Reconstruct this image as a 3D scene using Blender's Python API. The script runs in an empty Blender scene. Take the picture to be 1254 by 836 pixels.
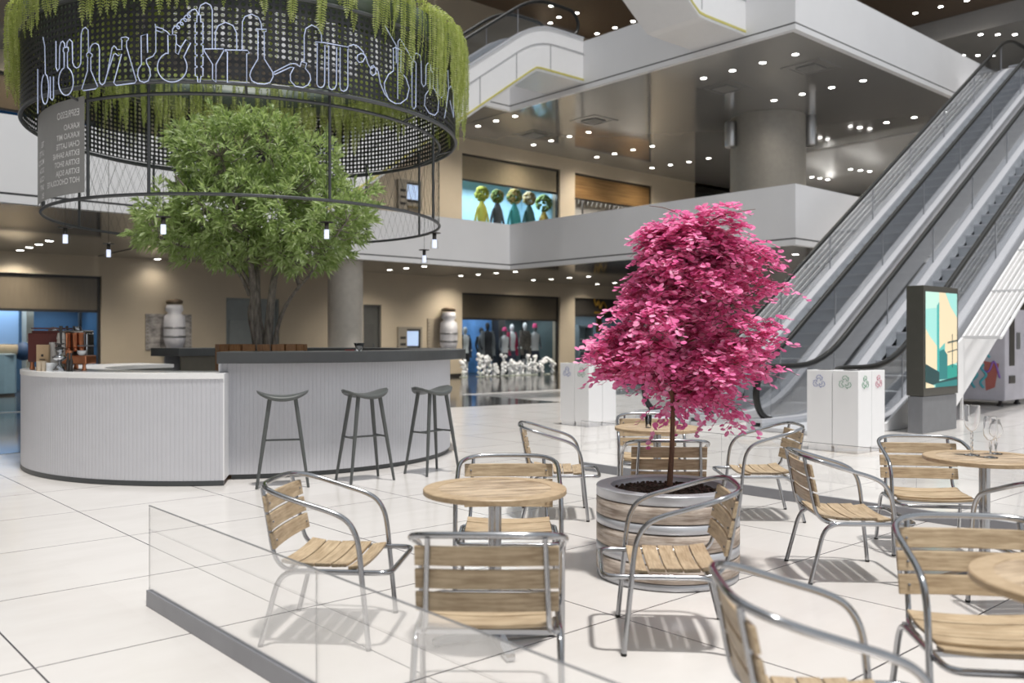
import bpy, math, random
from mathutils import Vector, Matrix
scene = bpy.context.scene
COL = scene.collection
PI = math.pi
TH = math.radians(41.7516)          # the building's axes against the view
CS, SN = math.cos(TH), math.sin(TH)
F, CX, YH, HC = 1095.1, 627.0, 415.43, 1.40836   # focal length in pixels, horizon, eye height
CAM = Vector((0.0, 0.0, HC))

def W(u, v, z=0.0):                 # building axes to world
    return Vector((CS*u - SN*v, SN*u + CS*v, z))
def UV(p): return (CS*p[0] + SN*p[1], -SN*p[0] + CS*p[1])
def GP(x, y, z=0.0):                # point seen at a pixel on the level z
    Y = (HC - z)*F/(y - YH)
    return Vector(((x - CX)*Y/F, Y, z))
def onv(x, y, v):                   # (u, z) on the wall plane v
    k = (x - CX)/F; Y = v/(CS - SN*k)
    return (Y*(CS*k + SN), HC + (YH - y)*Y/F)
def ub(x): return onv(x, 0, 26.5)[0]

def smooth(pts, n=6, closed=False):
    P = [Vector(p) for p in pts]; out = []; m = len(P)
    for i in range(m if closed else m-1):
        if closed: a, b, c, d = P[(i-1) % m], P[i], P[(i+1) % m], P[(i+2) % m]
        else: a, b, c, d = P[max(i-1, 0)], P[i], P[i+1], P[min(i+2, m-1)]
        t1 = (c - a)*0.5; t2 = (d - b)*0.5
        L = (c - b).length
        if t1.length > 1e-9: t1 = t1.normalized()*min(t1.length, L)
        if t2.length > 1e-9: t2 = t2.normalized()*min(t2.length, L)
        for j in range(n):
            s = j/n
            out.append(b*(2*s**3-3*s*s+1) + t1*(s**3-2*s*s+s) + c*(-2*s**3+3*s*s) + t2*(s**3-s*s))
    if not closed: out.append(P[-1].copy())
    return out

def fillet(pts, r, n=6):            # rounded corners on a polyline
    P = [Vector(p) for p in pts]; out = [P[0]]
    for i in range(1, len(P)-1):
        a, b, c = P[i-1], P[i], P[i+1]
        d1 = (a-b); d2 = (c-b)
        rr = min(r, d1.length*0.48, d2.length*0.48)
        p, q = b + d1.normalized()*rr, b + d2.normalized()*rr
        for j in range(n+1):
            t = j/n
            out.append(p*(1-t)**2 + b*2*t*(1-t) + q*t*t)
    out.append(P[-1]); return out

class MB:
    def __init__(s): s.v = []; s.f = []; s.sm = []; s.mi = []
    def add(s, vs, fs, smooth=False, mi=0):
        o = len(s.v); s.v += [tuple(p) for p in vs]
        for f in fs: s.f.append(tuple(i+o for i in f)); s.sm.append(smooth); s.mi.append(mi)
        return s
    def box(s, x0, x1, y0, y1, z0, z1, mi=0):
        v = [(x, y, z) for z in (z0, z1) for y in (y0, y1) for x in (x0, x1)]
        return s.add(v, [(0,2,3,1),(4,5,7,6),(0,1,5,4),(2,6,7,3),(0,4,6,2),(1,3,7,5)], False, mi)
    def obox(s, c, sx, sy, sz, rz=0.0, M=None, mi=0):
        R = M or Matrix.Rotation(rz, 3, 'Z'); c = Vector(c)
        v = [c + R @ Vector((x*sx/2, y*sy/2, z*sz/2)) for z in (-1,1) for y in (-1,1) for x in (-1,1)]
        return s.add(v, [(0,2,3,1),(4,5,7,6),(0,1,5,4),(2,6,7,3),(0,4,6,2),(1,3,7,5)], False, mi)
    def tube(s, pts, r, n=8, closed=False, caps=True, mi=0, ov=None):
        P = [Vector(p) for p in pts]; m = len(P)
        R = r if isinstance(r, (list, tuple)) else [r]*m
        T = []
        for i in range(m):
            a = P[(i-1) % m] if closed or i > 0 else P[i]
            b = P[(i+1) % m] if closed or i < m-1 else P[i]
            d = b - a
            T.append(d.normalized() if d.length > 1e-9 else Vector((0,0,1)))
        t = T[0]; ref = Vector((0,0,1)) if abs(t.z) < .9 else Vector((1,0,0))
        nx = (ref - t*ref.dot(t)).normalized(); vs = []
        for i in range(m):
            t = T[i]; nx = nx - t*nx.dot(t)
            nx = nx.normalized() if nx.length > 1e-6 else t.orthogonal().normalized()
            ny = t.cross(nx)
            for k in range(n):
                a = 2*PI*k/n + PI/n
                vs.append(P[i] + nx*(R[i]*math.cos(a)) + ny*(R[i]*(ov or 1.0)*math.sin(a)))
        fs = []
        for i in range(m if closed else m-1):
            j = (i+1) % m
            for k in range(n): fs.append((i*n+k, i*n+(k+1) % n, j*n+(k+1) % n, j*n+k))
        s.add(vs, fs, n > 4, mi)
        if caps and not closed:
            s.add(vs[:n], [tuple(range(n))[::-1]], False, mi); s.add(vs[-n:], [tuple(range(n))], False, mi)
        return s
    def lathe(s, prof, n=24, c=(0,0,0), smooth=True, mi=0, a0=0.0, a1=2*PI, close=True):
        c = Vector(c); full = abs(a1-a0-2*PI) < 1e-6; m = n if full else n+1; vs = []
        for (r, z) in prof:
            for k in range(m):
                a = a0 + (a1-a0)*k/n
                vs.append(c + Vector((r*math.cos(a), r*math.sin(a), z)))
        fs = []
        for i in range(len(prof)-1):
            for k in range(n):
                k2 = (k+1) % m if full else k+1
                fs.append((i*m+k, i*m+k2, (i+1)*m+k2, (i+1)*m+k))
        return s.add(vs, fs, smooth, mi)
    def prism(s, poly, lo, hi, axis='z', mi=0, smooth=False):
        def P(a, b, h):
            return (a, b, h) if axis == 'z' else ((a, h, b) if axis == 'y' else (h, a, b))
        n = len(poly)
        vs = [P(a, b, lo) for a, b in poly] + [P(a, b, hi) for a, b in poly]
        fs = [tuple(range(n))[::-1], tuple(range(n, 2*n))]
        s.add(vs, fs, False, mi)
        return s.add(vs, [(i, (i+1) % n, n+(i+1) % n, n+i) for i in range(n)], smooth, mi)
    def strip(s, A, B, lo, hi, mi=0):     # swept slab in the xz plane between curves A (below) and B (above), y lo..hi
        n = len(A); vs = []
        for y in (lo, hi):
            vs += [(p[0], y, p[1]) for p in A] + [(p[0], y, p[1]) for p in B]
        fs = []
        for i in range(n-1):
            fs += [(i, i+1, n+i+1, n+i), (2*n+i+1, 2*n+i, 3*n+i, 3*n+i+1),
                   (i+1, i, 2*n+i, 2*n+i+1), (n+i, n+i+1, 3*n+i+1, 3*n+i)]
        fs += [(0, n, 3*n, 2*n), (n-1, 3*n-1, 4*n-1, 2*n-1)]
        return s.add(vs, fs, False, mi)
    def ball(s, c, rx, ry=None, rz=None, n=8, m=6, mi=0):
        ry = ry or rx; rz = rz or rx; c = Vector(c); vs = []; fs = []
        for i in range(m+1):
            t = PI*i/m
            for k in range(n):
                a = 2*PI*k/n
                vs.append(c + Vector((rx*math.sin(t)*math.cos(a), ry*math.sin(t)*math.sin(a), rz*math.cos(t))))
        for i in range(m):
            for k in range(n): fs.append((i*n+k, (i+1)*n+k, (i+1)*n+(k+1) % n, i*n+(k+1) % n))
        return s.add(vs, fs, True, mi)
    def mesh(s, name):
        me = bpy.data.meshes.new(name); me.from_pydata(s.v, [], s.f)
        me.polygons.foreach_set('use_smooth', s.sm); me.polygons.foreach_set('material_index', s.mi)
        me.validate(); me.update(); return me
    def build(s, name, mat, parent=None, bevel=0.0, loc=None, rz=None, uvs=False):
        me = s.mesh(name)
        for m in (mat if isinstance(mat, (list, tuple)) else [mat]): me.materials.append(m)
        o = bpy.data.objects.new(name, me); COL.objects.link(o)
        if parent: o.parent = parent
        if loc is not None: o.location = loc
        if rz is not None: o.rotation_euler.z = rz
        if uvs: o.rotation_euler.z = TH
        if bevel:
            b = o.modifiers.new('bevel', 'BEVEL'); b.width = bevel; b.segments = 2; b.limit_method = 'ANGLE'
        return o

def tag(o, label, cat, group=None, kind=None):
    o['label'] = label; o['category'] = cat
    if group: o['group'] = group
    if kind: o['kind'] = kind
    return o
def thing(name, label, cat, loc=(0,0,0), rz=0.0, group=None):
    o = bpy.data.objects.new(name, None); COL.objects.link(o)
    o.empty_display_size = .1; o.location = loc; o.rotation_euler.z = rz
    return tag(o, label, cat, group)
def struct(o): o['kind'] = 'structure'; return o
def dup(root, loc=None, rz=None, label=None, group=None, parent=None):
    r = root.copy(); COL.objects.link(r)
    if parent: r.parent = parent
    if loc is not None: r.location = loc
    if rz is not None: r.rotation_euler.z = rz
    if label: r['label'] = label
    if group: r['group'] = group
    for ch in list(root.children):
        if ch.type != 'LIGHT': dup(ch, parent=r)
        else:
            q = ch.copy(); COL.objects.link(q); q.parent = r
    return r

# ---------------------------------------------------------------- materials
def new_mat(name):
    m = bpy.data.materials.new(name); m.use_nodes = True; nt = m.node_tree
    return m, nt, nt.nodes['Principled BSDF'], nt.nodes['Material Output']
def L(nt, a, b): nt.links.new(a, b)
def coords(nt, scale=(1,1,1)):
    tc = nt.nodes.new('ShaderNodeTexCoord'); mp = nt.nodes.new('ShaderNodeMapping')
    mp.inputs['Scale'].default_value = scale; L(nt, tc.outputs['Object'], mp.inputs['Vector']); return mp.outputs['Vector']
def ramp(nt, fac, stops):
    r = nt.nodes.new('ShaderNodeValToRGB'); e = r.color_ramp.elements
    while len(e) < len(stops): e.new(0.5)
    for i, (p, c) in enumerate(stops): e[i].position = p; e[i].color = (*c, 1)
    L(nt, fac, r.inputs['Fac']); return r.outputs['Color']
def noise(nt, vec, scale, detail=3.0, rough=.55):
    n = nt.nodes.new('ShaderNodeTexNoise'); n.inputs['Scale'].default_value = scale
    n.inputs['Detail'].default_value = detail; n.inputs['Roughness'].default_value = rough
    L(nt, vec, n.inputs['Vector']); return n.outputs['Fac']
def bump(nt, p, h, strength=.2, dist=.01):
    b = nt.nodes.new('ShaderNodeBump'); b.inputs['Strength'].default_value = strength; b.inputs['Distance'].default_value = dist
    L(nt, h, b.inputs['Height']); L(nt, b.outputs['Normal'], p.inputs['Normal'])
def mul(c, k): return tuple(min(1, x*k) for x in c)
def plain(name, col, rough=.5, metal=0.0, var=.05, scale=6.0, coat=0.0, spec=None, stretch=(1,1,1), bmp=0.0):
    m, nt, p, out = new_mat(name)
    f = noise(nt, coords(nt, stretch), scale)
    L(nt, ramp(nt, f, [(.3, mul(col, 1-var)), (.7, mul(col, 1+var))]), p.inputs['Base Color'])
    p.inputs['Roughness'].default_value = rough; p.inputs['Metallic'].default_value = metal
    p.inputs['Coat Weight'].default_value = coat; p.inputs['Coat Roughness'].default_value = .05
    if spec is not None: p.inputs['Specular IOR Level'].default_value = spec
    if bmp: bump(nt, p, f, bmp)
    return m
def wood(name, a, b, stretch=(14, 1.2, 14), rough=.45, scale=5.0, lo=.36, hi=.64):
    m, nt, p, out = new_mat(name)
    v = coords(nt, stretch); f = noise(nt, v, scale, 6, .65); g = noise(nt, coords(nt), 9.0, 2)
    mx = nt.nodes.new('ShaderNodeMath'); mx.operation = 'MULTIPLY_ADD'
    L(nt, f, mx.inputs[0]); mx.inputs[1].default_value = .75
    h = nt.nodes.new('ShaderNodeMath'); h.operation = 'MULTIPLY'; L(nt, g, h.inputs[0]); h.inputs[1].default_value = .25
    L(nt, h.outputs[0], mx.inputs[2])
    mid = tuple((x+y)/2 for x, y in zip(a, b))
    L(nt, ramp(nt, mx.outputs[0], [(lo, a), (.5, mid), (hi, b)]), p.inputs['Base Color'])
    p.inputs['Roughness'].default_value = rough; bump(nt, p, f, .08)
    return m
def emit(name, col, st):
    m, nt, p, out = new_mat(name)
    p.inputs['Base Color'].default_value = (*col, 1); p.inputs['Emission Color'].default_value = (*col, 1)
    p.inputs['Emission Strength'].default_value = st; return m
def glass(name, tint=(1,1,1), refl=.10, rough=0.02):
    m, nt, p, out = new_mat(name); nt.nodes.remove(p)
    tr = nt.nodes.new('ShaderNodeBsdfTransparent'); tr.inputs['Color'].default_value = (*tint, 1)
    gl = nt.nodes.new('ShaderNodeBsdfGlossy'); gl.inputs['Roughness'].default_value = rough
    fr = nt.nodes.new('ShaderNodeLayerWeight'); fr.inputs['Blend'].default_value = .22
    mm = nt.nodes.new('ShaderNodeMath'); mm.operation = 'MULTIPLY'; mm.inputs[1].default_value = refl*5
    cl = nt.nodes.new('ShaderNodeMath'); cl.operation = 'MINIMUM'; cl.inputs[1].default_value = .8
    L(nt, fr.outputs['Fresnel'], mm.inputs[0]); L(nt, mm.outputs[0], cl.inputs[0])
    mx = nt.nodes.new('ShaderNodeMixShader')
    L(nt, cl.outputs[0], mx.inputs[0]); L(nt, tr.outputs[0], mx.inputs[1]); L(nt, gl.outputs[0], mx.inputs[2])
    L(nt, mx.outputs[0], out.inputs['Surface']); return m
def leafmat(name, stops, trans, scale=14.0, mixf=.35, rough=.45):
    m, nt, p, out = new_mat(name)
    f = noise(nt, coords(nt), scale, 2)
    c = ramp(nt, f, stops); L(nt, c, p.inputs['Base Color']); p.inputs['Roughness'].default_value = rough
    t = nt.nodes.new('ShaderNodeBsdfTranslucent'); t.inputs['Color'].default_value = (*trans, 1)
    mx = nt.nodes.new('ShaderNodeMixShader'); mx.inputs[0].default_value = mixf
    L(nt, p.outputs[0], mx.inputs[1]); L(nt, t.outputs[0], mx.inputs[2]); L(nt, mx.outputs[0], out.inputs['Surface'])
    return m
def tile_mat(name, base, vein, grout, pitch, ou, ov, gw, rough, spec=.5, coat=0.0):
    m, nt, p, out = new_mat(name)
    tc = nt.nodes.new('ShaderNodeTexCoord'); sp = nt.nodes.new('ShaderNodeSeparateXYZ'); L(nt, tc.outputs['Object'], sp.inputs[0])
    def fam(sock, off):
        a = nt.nodes.new('ShaderNodeMath'); a.operation = 'MULTIPLY_ADD'; L(nt, sock, a.inputs[0])
        a.inputs[1].default_value = 1/pitch; a.inputs[2].default_value = -off/pitch + 100.5
        b = nt.nodes.new('ShaderNodeMath'); b.operation = 'FRACT'; L(nt, a.outputs[0], b.inputs[0])
        c = nt.nodes.new('ShaderNodeMath'); c.operation = 'SUBTRACT'; L(nt, b.outputs[0], c.inputs[0]); c.inputs[1].default_value = .5
        d = nt.nodes.new('ShaderNodeMath'); d.operation = 'ABSOLUTE'; L(nt, c.outputs[0], d.inputs[0])
        e = nt.nodes.new('ShaderNodeMath'); e.operation = 'LESS_THAN'; L(nt, d.outputs[0], e.inputs[0]); e.inputs[1].default_value = gw/pitch/2
        fl = nt.nodes.new('ShaderNodeMath'); fl.operation = 'FLOOR'; L(nt, a.outputs[0], fl.inputs[0])
        return e.outputs[0], fl.outputs[0]
    g1, i1 = fam(sp.outputs['X'], ou); g2, i2 = fam(sp.outputs['Y'], ov)
    mxm = nt.nodes.new('ShaderNodeMath'); mxm.operation = 'MAXIMUM'; L(nt, g1, mxm.inputs[0]); L(nt, g2, mxm.inputs[1])
    cb = nt.nodes.new('ShaderNodeCombineXYZ'); L(nt, i1, cb.inputs[0]); L(nt, i2, cb.inputs[1])
    wn = nt.nodes.new('ShaderNodeTexWhiteNoise'); wn.noise_dimensions = '2D'; L(nt, cb.outputs[0], wn.inputs['Vector'])
    f = noise(nt, coords(nt, (1, 2.2, 1)), 1.6, 5, .6)
    ad = nt.nodes.new('ShaderNodeMath'); ad.operation = 'MULTIPLY_ADD'; L(nt, wn.outputs['Value'], ad.inputs[0]); ad.inputs[1].default_value = .25
    L(nt, f, ad.inputs[2])
    c = ramp(nt, ad.outputs[0], [(.35, vein), (.75, base)])
    mx = nt.nodes.new('ShaderNodeMix'); mx.data_type = 'RGBA'; L(nt, mxm.outputs[0], mx.inputs['Factor'])
    L(nt, c, mx.inputs['A']); mx.inputs['B'].default_value = (*grout, 1)
    L(nt, mx.outputs['Result'], p.inputs['Base Color'])
    p.inputs['Roughness'].default_value = rough; p.inputs['Specular IOR Level'].default_value = spec; p.inputs['Coat Weight'].default_value = coat
    return m

M = {}
M['floor'] = tile_mat('floor_tile', (.70,.675,.65), (.65,.62,.595), (.05,.045,.05), 1.2, 1.85428*1.2, 7.51925*1.2, .009, .16, .45)
M['floor_dark'] = tile_mat('dark_tile', (.075,.07,.062), (.055,.052,.05), (.02,.02,.02), 1.2, 1.85428*1.2, 7.51925*1.2, .006, .09, .6)
M['strip'] = plain('pale_strip', (.5,.47,.43), .2)
M['wall'] = plain('beige_plaster', (.56,.48,.365), .6, var=.03, scale=1.5)
M['white'] = plain('white_panel', (.80,.80,.815), .42, var=.015, scale=1.2)
M['white_gloss'] = plain('white_lacquer', (.84,.84,.85), .2, var=.01)
M['ceil'] = plain('gloss_ceiling', (.27,.265,.26), .10, var=.02, scale=.6, coat=.6, spec=.6)
M['ceil_light'] = plain('pale_ceiling', (.55,.55,.55), .4, var=.02)
M['dark'] = plain('dark_bronze', (.035,.032,.03), .35, var=.1)
M['groove'] = plain('shadow_gap', (.08,.08,.085), .5)
M['brown'] = plain('bronze_panel', (.165,.135,.095), .3, var=.06, stretch=(3,3,.3))
M['chrome'] = plain('polished_aluminium', (.40,.405,.42), .15, 1.0, var=.04, scale=20)
M['alu'] = plain('brushed_aluminium', (.55,.56,.58), .32, 1.0, var=.05, stretch=(1,1,30))
M['steel'] = plain('grey_steel', (.24,.245,.26), .35, .7, var=.05)
M['planter_metal'] = plain('planter_aluminium', (.50,.51,.54), .34, .35, var=.10, scale=5)
M['slat'] = wood('teak_slat', (.31,.22,.13), (.60,.475,.32), (16,1.0,16))
M['tabletop'] = wood('beech_planks', (.26,.175,.105), (.64,.50,.345), (.5,9,9), .4, 4.0, .41, .58)
M['tabletop_rim'] = wood('beech_rim', (.38,.27,.16), (.54,.41,.265), (4,4,10))
M['planter_wood'] = wood('weathered_boards', (.27,.21,.165), (.60,.52,.455), (1.6,1.6,22), .6, 3.0, .40, .60)
M['oak'] = wood('brown_staves', (.20,.09,.035), (.38,.19,.08), (10,10,1.5))
M['soil'] = plain('dark_soil', (.05,.032,.02), .95, var=.6, scale=60, bmp=.8)
M['rib'] = plain('white_fluted_panel', (.54,.545,.58), .4, var=.015)
M['bartop'] = plain('dark_bar_top', (.055,.058,.06), .32, var=.08)
M['plinth'] = plain('charcoal_plinth', (.05,.055,.058), .4)
M['worktop'] = plain('white_worktop', (.85,.85,.85), .22, var=.01)
M['stool'] = plain('grey_green_lacquer', (.085,.092,.09), .38, var=.05)
M['perf'] = plain('black_perforated_steel', (.03,.031,.034), .45, .3, var=.1)
M['frame'] = plain('dark_steel_tube', (.085,.09,.095), .4, .4, var=.08)
M['trough'] = plain('green_grey_trough', (.10,.13,.105), .5)
M['neon'] = emit('blue_white_tube', (.52,.60,.82), .12)
M['menu'] = plain('grey_menu_panel', (.31,.31,.305), .5, var=.04)
M['menu_text'] = plain('white_lettering', (.85,.85,.85), .5)
def veil_glass(name, k):
    m, nt, p, out = new_mat(name); p.inputs['Base Color'].default_value = (1,1,1,1); p.inputs['Roughness'].default_value = .02
    tr = nt.nodes.new('ShaderNodeBsdfTransparent'); mx = nt.nodes.new('ShaderNodeMixShader'); mx.inputs[0].default_value = k; p.inputs['Metallic'].default_value = 1.0
    L(nt, tr.outputs[0], mx.inputs[1]); L(nt, p.outputs[0], mx.inputs[2]); L(nt, mx.outputs[0], out.inputs['Surface']); return m
M['partglass'] = veil_glass('partition_glass', .30); M['partglass2'] = veil_glass('partition_glass_far', .09)
M['glass'] = glass('clear_glass', (.985,.99,.99), .05)
M['shopglass'] = glass('shop_glass', (.9,.93,.95), .06)
M['escglass'] = glass('escalator_glass', (.88,.89,.90), .09)
def clear(name):
    m, nt, p, out = new_mat(name); p.inputs['Base Color'].default_value = (.98,.98,.985,1); p.inputs['Roughness'].default_value = 0.0
    p.inputs['Transmission Weight'].default_value = 1.0; p.inputs['IOR'].default_value = 1.42; return m
M['wineglass'] = clear('wine_glass')
M['rubber'] = plain('black_handrail', (.014,.014,.013), .34, var=.1, spec=.35)
M['escmetal'] = plain('grey_escalator_deck', (.56,.57,.61), .40, .25, var=.06, scale=40)
M['escside'] = plain('escalator_cladding', (.62,.63,.66), .35, .1, var=.02)
M['step'] = plain('step_grey', (.42,.44,.47), .5, .0, var=.1, stretch=(1,60,1), scale=10)
M['lattice'] = plain('white_lattice', (.86,.86,.87), .35)
M['yellow'] = plain('yellow_edge', (.55,.50,.14), .4)
M['lamp'] = emit('lamp_disc', (1,.97,.92), 14.0)
M['bulb'] = emit('pendant_tube', (.72,.78,1.0), .7)
M['frost'] = emit('frosted_lamp', (.52,.52,.56), .06)
M['leaf'] = leafmat('fresh_green_leaf', [(.3,(.15,.25,.065)), (.5,(.34,.455,.17)), (.68,(.62,.69,.42))], (.46,.58,.2), 22.0, .38)
M['fern'] = leafmat('fern_green', [(.3,(.25,.32,.075)), (.52,(.46,.53,.16)), (.70,(.66,.69,.33))], (.56,.63,.16), 14.0, .45)
M['pink'] = leafmat('pink_leaf', [(.28,(.66,.06,.28)), (.5,(.90,.26,.52)), (.68,(.98,.62,.78))], (.95,.26,.55), 16.0, .36, .7)
M['bark'] = plain('grey_bark', (.19,.168,.145), .9, var=.5, scale=18, stretch=(2,2,.4), bmp=.6)
M['pinkbark'] = plain('brown_bark', (.15,.075,.045), .8, var=.4, scale=30, stretch=(2,2,.4), bmp=.4)
WORLD, SUN, EXPO = 0.52, 2.7, 0.40
# ================================================================ the setting
VB, VF, VN, VR, UR, UJ = 26.5, 22.3, 17.05, 11.74, 19.8, 8.0   # back wall, far / near / right edges of the galleries
m = MB(); m.box(-14, 46, -16, 26.5, -.12, 0)
o = struct(m.build('floor', M['floor'], uvs=True))
m = MB()                                           # darker, glossier floor area in front of the shops
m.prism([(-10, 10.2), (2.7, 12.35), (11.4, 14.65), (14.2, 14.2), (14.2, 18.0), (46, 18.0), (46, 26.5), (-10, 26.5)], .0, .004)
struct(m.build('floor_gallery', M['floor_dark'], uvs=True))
m = MB(); m.box(-10, 14.2, 19.1, 19.45, .004, .006)  # paler strip across the darker floor area
struct(m.build('floor_pale_strip', M['strip'], uvs=True))

REG = [(-12, UJ, VN, 27), (UJ, UR, VF, 27), (UR, 46, VR, 27)]
def slab(nm, z0, z1, mat):
    m = MB()
    for a, b, c, d in REG: m.box(a+(.05 if a > 0 else 0), b-(.05 if b == UJ else 0), c+.05, d, z0, z1)
    return struct(m.build(nm, mat, uvs=True))
slab('ceiling', 3.735, 4.15, M['ceil'])
slab('ceiling_upper', 9.03, 9.45, M['ceil'])
slab('ceiling_top', 14.33, 14.6, plain('top_ceiling', (.21,.15,.105), .5))
m = MB(); m.box(37, 46, 12.2, 26.5, 13.5, 14.33)
struct(m.build('ceiling_soffit', M['ceil_light'], uvs=True))
m = MB(); prof = [(33.0, 9.03)] + [(33.0+2.4*math.sin(t), 9.03-.85*(1-math.cos(t))) for t in [PI/2*i/8 for i in range(1, 9)]] + [(46, 8.18), (46, 9.03)]
m.prism([(a, b) for a, b in prof], 13.0, 21.5, 'y', smooth=True)
struct(m.build('ceiling_cove', M['ceil_light'], uvs=True))

# unseen left wall and roof edge round the court, added to darken reflections
hall = plain('unseen_hall', (.50,.48,.45), .55, var=.03, scale=.6)
m = MB(); m.box(-14.3, -14, -16, 27, 0, 14.6); struct(m.build('wall_left_unseen', hall, uvs=True))
m = MB(); m.box(-14, -7, -7.5, VN, 14.33, 14.6); m.box(31, 46, -7.5, VR, 14.33, 14.6)
struct(m.build('ceiling_roof_unseen', hall, uvs=True))
def parapet(nm, z0, top):
    EDG = [(-12, UJ, VN, VN+.16), (UJ-.16, UJ, VN+.16, VF), (UJ, UR, VF, VF+.16), (UR, UR+.16, VR+.16, VF+.16), (UR, 46, VR, VR+.16)]
    m = MB(); g = MB()
    for a, b, c, d in EDG:
        m.box(a, b, c, d, z0-.001, z0+.135); m.box(a, b, c, d, z0+.175, top)
        g.box(a+.02 if b-a < .2 else a, b, c+.02 if d-c < .2 else c, d, z0+.135, z0+.175)
    o = struct(m.build(nm, M['white'], uvs=True)); q = g.build('shadow_gap', M['groove'], o)
    return o
parapet('parapet', 3.735, 5.235)
parapet('parapet_upper', 9.03, 10.5)

def walls(nm, u0, u1, v, d, z0, z1, holes, mat):
    us = sorted({u0, u1, *[h[0] for h in holes], *[h[1] for h in holes]}); zs = sorted({z0, z1, *[h[2] for h in holes], *[h[3] for h in holes]})
    m = MB()
    for a, b in zip(us, us[1:]):
        for c, e in zip(zs, zs[1:]):
            mu, mz = (a+b)/2, (c+e)/2
            if not any(h[0] < mu < h[1] and h[2] < mz < h[3] for h in holes): m.box(a, b, v, v+d, c, e)
    return struct(m.build(nm, mat, uvs=True))
uA0, uA1, uB0, uB1, uC0, uC1 = ub(-150), ub(124.5), ub(566), ub(686), ub(704), ub(799)
uD0, uD1 = ub(851), ub(960)
HOLES = []
for a, b in ((uA0, uA1), (uB0, uB1), (uC0, uC1)): HOLES += [(a, b, 0, 3.18), (a, b, 4.15, 8.48)]
HOLES += [(uD0, uD1, 4.15, 9.03), (ub(445), ub(467), 0, 2.62), (ub(277), ub(342), 0, 2.70)]
walls('wall_back', -12, 46, VB, .45, 0, 14.33, HOLES, M['wall'])
m = MB(); m.box(46, 46.3, -16, 27, 0, 14.4)
struct(m.build('wall_right', plain('greige_wall', (.42,.385,.33), .6), uvs=True))
# skirting
m = MB(); m.box(uA1, ub(277), VB-.02, VB, .004, .12); m.box(ub(342), ub(445), VB-.02, VB, .004, .12); m.box(ub(467), uB0, VB-.02, VB, .004, .12)
struct(m.build('baseboard_back', M['dark'], uvs=True))

def column(nm, p, r, z0, z1, mat):
    m = MB(); m.lathe([(r, z0), (r, z1)], 40); return struct(m.build(nm, mat, loc=(p[0], p[1], 0)))
k = (423-CX)/F; Y = 23.3/(CS-SN*k); column('column', (k*Y, Y), .52, 0.004, 3.735, plain('pale_column', (.68,.63,.56), .55))
k = (940-CX)/F; PC = Vector((k*30.9, 30.9, 0)); column('column_upper', PC, 1.26, 0.004, 9.03, plain('column_paint', (.36,.345,.315), .5))

# lamps on the big column
for i, (px, w, lab) in enumerate(((903, .34, 'grey box sconce on the left side of the thick upper column'), (976, .34, 'grey box sconce on the right side of the thick upper column'))):
    sd = -1 if i == 0 else 1
    t = thing('wall_sconce', lab, 'wall lamp', (PC.x + sd*1.36, PC.y-.35, 0), 0)
    a = GP(0, 175); z0 = HC + (YH-(180 if i == 0 else 178))*30.5/F; z1 = HC + (YH-(149 if i == 0 else 133))*30.5/F
    m = MB(); m.lathe([(0, z0), (.17, z0), (.20, z0+.04), (.20, z1-.05), (.17, z1), (0, z1)], 20); m.build('shade', M['alu'], t)
    m = MB(); m.box(-.30*(-sd) if False else (-.12 if sd > 0 else -.02), (.02 if sd > 0 else .12), -.1, .14, z0+.1, z1-.1); m.build('bracket', M['steel'], t)

# doors in the back wall
def door(nm, x0, x1, zt, mat, panel):
    a, b = ub(x0), ub(x1); w = (b-a)
    m = MB(); m.box(a, b, VB+.12, VB+.16, 0.004, zt); o = struct(m.build(nm, mat, uvs=True))
    m = MB(); m.box(a+w*.08, a+w*.66, VB+.09, VB+.12, .03, zt*.74); m.build('door_leaf', panel, o)
    m = MB(); m.tube([(a+w*.6, VB+.06, .95), (a+w*.6, VB+.06, 1.25)], .02); m.build('door_handle', M['chrome'], o)
    m = MB(); m.box(a, a+.06, VB+.05, VB+.12, 0.004, zt); m.box(b-.06, b, VB+.05, VB+.12, 0.004, zt); m.box(a, b, VB+.05, VB+.12, zt-.06, zt); m.build('door_frame', mat, o)
door('door_1', 445, 467, 2.62, plain('slate_door', (.10,.10,.095), .5), plain('slate_leaf', (.085,.085,.082), .5))
door('door_2', 277, 342, 2.70, plain('grey_blue_door', (.27,.30,.30), .4), plain('grey_blue_leaf', (.30,.33,.33), .4))

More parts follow.
